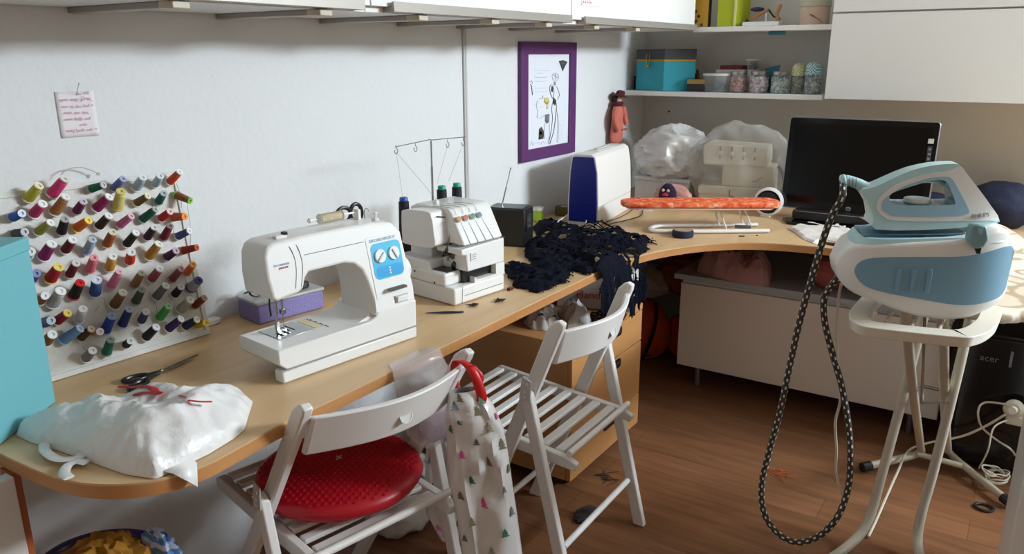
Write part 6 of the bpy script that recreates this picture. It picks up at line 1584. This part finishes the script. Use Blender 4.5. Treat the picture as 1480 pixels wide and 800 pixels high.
# third, slumped on the floor
c = Zp(588, 780, .0)
t = thing('gift_bag', 'slumped tree-print plastic bag on the floor behind the red cushion chair', 'bag', (c.x+.02, c.y+.05, 0))
cL = Vector((c.x+.04, c.y+.06, .125)); RL = (.115, .105, .135)
lm = lump(cL, RL, 12, .12, 2.0, 48, 30, flatb=.002)
ms = [MB() for _ in pc]; rg = random.Random(6)
for k in range(22):
    th_ = rg.uniform(.7, 1.9); ph = rg.uniform(2.2, 5.0)
    j, i = int(th_/math.pi*30), int(ph/(2*math.pi)*48) % 48
    p = Vector(lm.v[j*48+i]); a = Vector(lm.v[j*48+(i+1) % 48]); b = Vector(lm.v[(j-1)*48+i]); d = (a-p).normalized(); u_ = (b-p).normalized(); nr = d.cross(u_).normalized()
    if nr.dot(p-cL) < 0: nr = -nr
    trees(ms[[0, 3, 1, 0, 3, 2][k % 6]], p+nr*.002, d, u_, nr, .022)
printed(lm, ms, t)
# clear bag clipped over the desk edge
m_cb = mat('clear film bag', '#d9cfd0', .12, alpha=.33, coat=.5, spec=.7, bump=.2, bscale=40)
t = thing('clear_bag', 'thin translucent plastic bag hanging over the desk edge behind the near chair', 'bag', (1.27, 1.10, .6))
rings = []
for k, (x0, x1, y, z, th_) in enumerate(((1.235, 1.365, 1.158, .7325, .0015), (1.222, 1.372, 1.140, .7345, .004), (1.205, 1.375, 1.119, .734, .007), (1.20, 1.38, 1.108, .70, .012), (1.19, 1.40, 1.09, .66, .026), (1.20, 1.42, 1.09, .60, .035), (1.24, 1.425, 1.09, .55, .032), (1.29, 1.41, 1.09, .515, .015))):
    ring = []
    for c_ in range(30):
        an = 2*math.pi*c_/30; f = 1+.3*noise.noise(Vector((math.cos(an)*3, k*.5, 4.))) if k > 3 else 1
        ring.append(((x0+x1)/2+(x1-x0)/2*math.cos(an), y+th_*math.sin(an)*f-(0 if k < 3 else 0), z+(.006*math.sin(an*5) if k > 3 else 0)))
    rings.append(ring)
MB().loft(rings, cap=False).build('film', m_cb, t, world=True, ang=180)
lump((1.33, 1.09, .585), (.070, .020, .055), 7, .2, 2.2, 30, 18).build('contents', mat('mauve cloth', '#9c808c', .9, bump=.3), t, world=True)

# ================================================================== laundry basket under the left end
t = thing('laundry_basket', 'purple rimmed laundry basket under the left end of the desk', 'basket', (.70, 1.47, 0))
m_pb = mat('purple plastic', '#2c1a5c', .35); m_pb2 = mat('basket white', '#c9c9d0', .5)
def el(k, z, n=48): return [(.70+.128*k*math.cos(2*math.pi*i/n), 1.47+.165*k*math.sin(2*math.pi*i/n), z) for i in range(n)]
MB().loft([el(.82, .002), el(.97, .37), el(.94, .37), el(.80, .008)], cap=False).add(el(.82, .004), [tuple(range(48))]).build('basket_wall', m_pb2, t, world=True)
MB().tube(el(1, .385)+el(1, .385)[:1], .012, 8, flat=.7).build('rim', m_pb, t, world=True)
m_mu = mat('mustard cloth', '#a8741c', .9, var=.15, vscale=9, bump=.4, bscale=25)
setp(lump((.69, 1.455, .345), (.095, .122, .105), 17, .26, 3.2, 64, 40).build('mustard_cloth', m_mu), 'mustard yellow cloth heaped in the purple laundry basket', 'cloth')
def chk(nt, tc):
    w = nt.nodes.new('ShaderNodeTexWave'); w.bands_direction = 'Z'; w.inputs['Scale'].default_value = 14; nt.links.new(tc.outputs['Object'], w.inputs['Vector'])
    return node_ramp(nt, w.outputs['Color'], [(.35, '#5c88c4'), (.6, '#c4d2e8')])
m_st = ramp_mat('blue striped cotton', chk, .9)
setp(lump((.785, 1.41, .380), (.026, .060, .066), 19, .32, 2.2, 48, 30).build('striped_cloth', m_st), 'blue and white striped cloth hanging over the basket rim', 'cloth')
# ================================================================== light
key = bpy.data.lights.new('daylight', 'AREA'); key.shape = 'RECTANGLE'; key.size = 1.1; key.size_y = .36
key.energy = 165; key.color = (.80, .91, 1.0)
ko = bpy.data.objects.new('daylight', key); C.objects.link(ko)
ko.location = (3.30, WRY+.02, 2.36)
ko.rotation_euler = (Vector((1.9, 1.5, 1.0))-ko.location).to_track_quat('-Z', 'Y').to_euler()
W = bpy.data.worlds.new('World'); S.world = W; W.use_nodes = True
bg = W.node_tree.nodes['Background']; bg.inputs['Color'].default_value = (1.0, .80, .62, 1); bg.inputs['Strength'].default_value = .33
S.view_settings.view_transform = 'Standard'; S.view_settings.look = 'None'; S.view_settings.gamma = 1; S.view_settings.use_curve_mapping = False
S.view_settings.exposure = 0
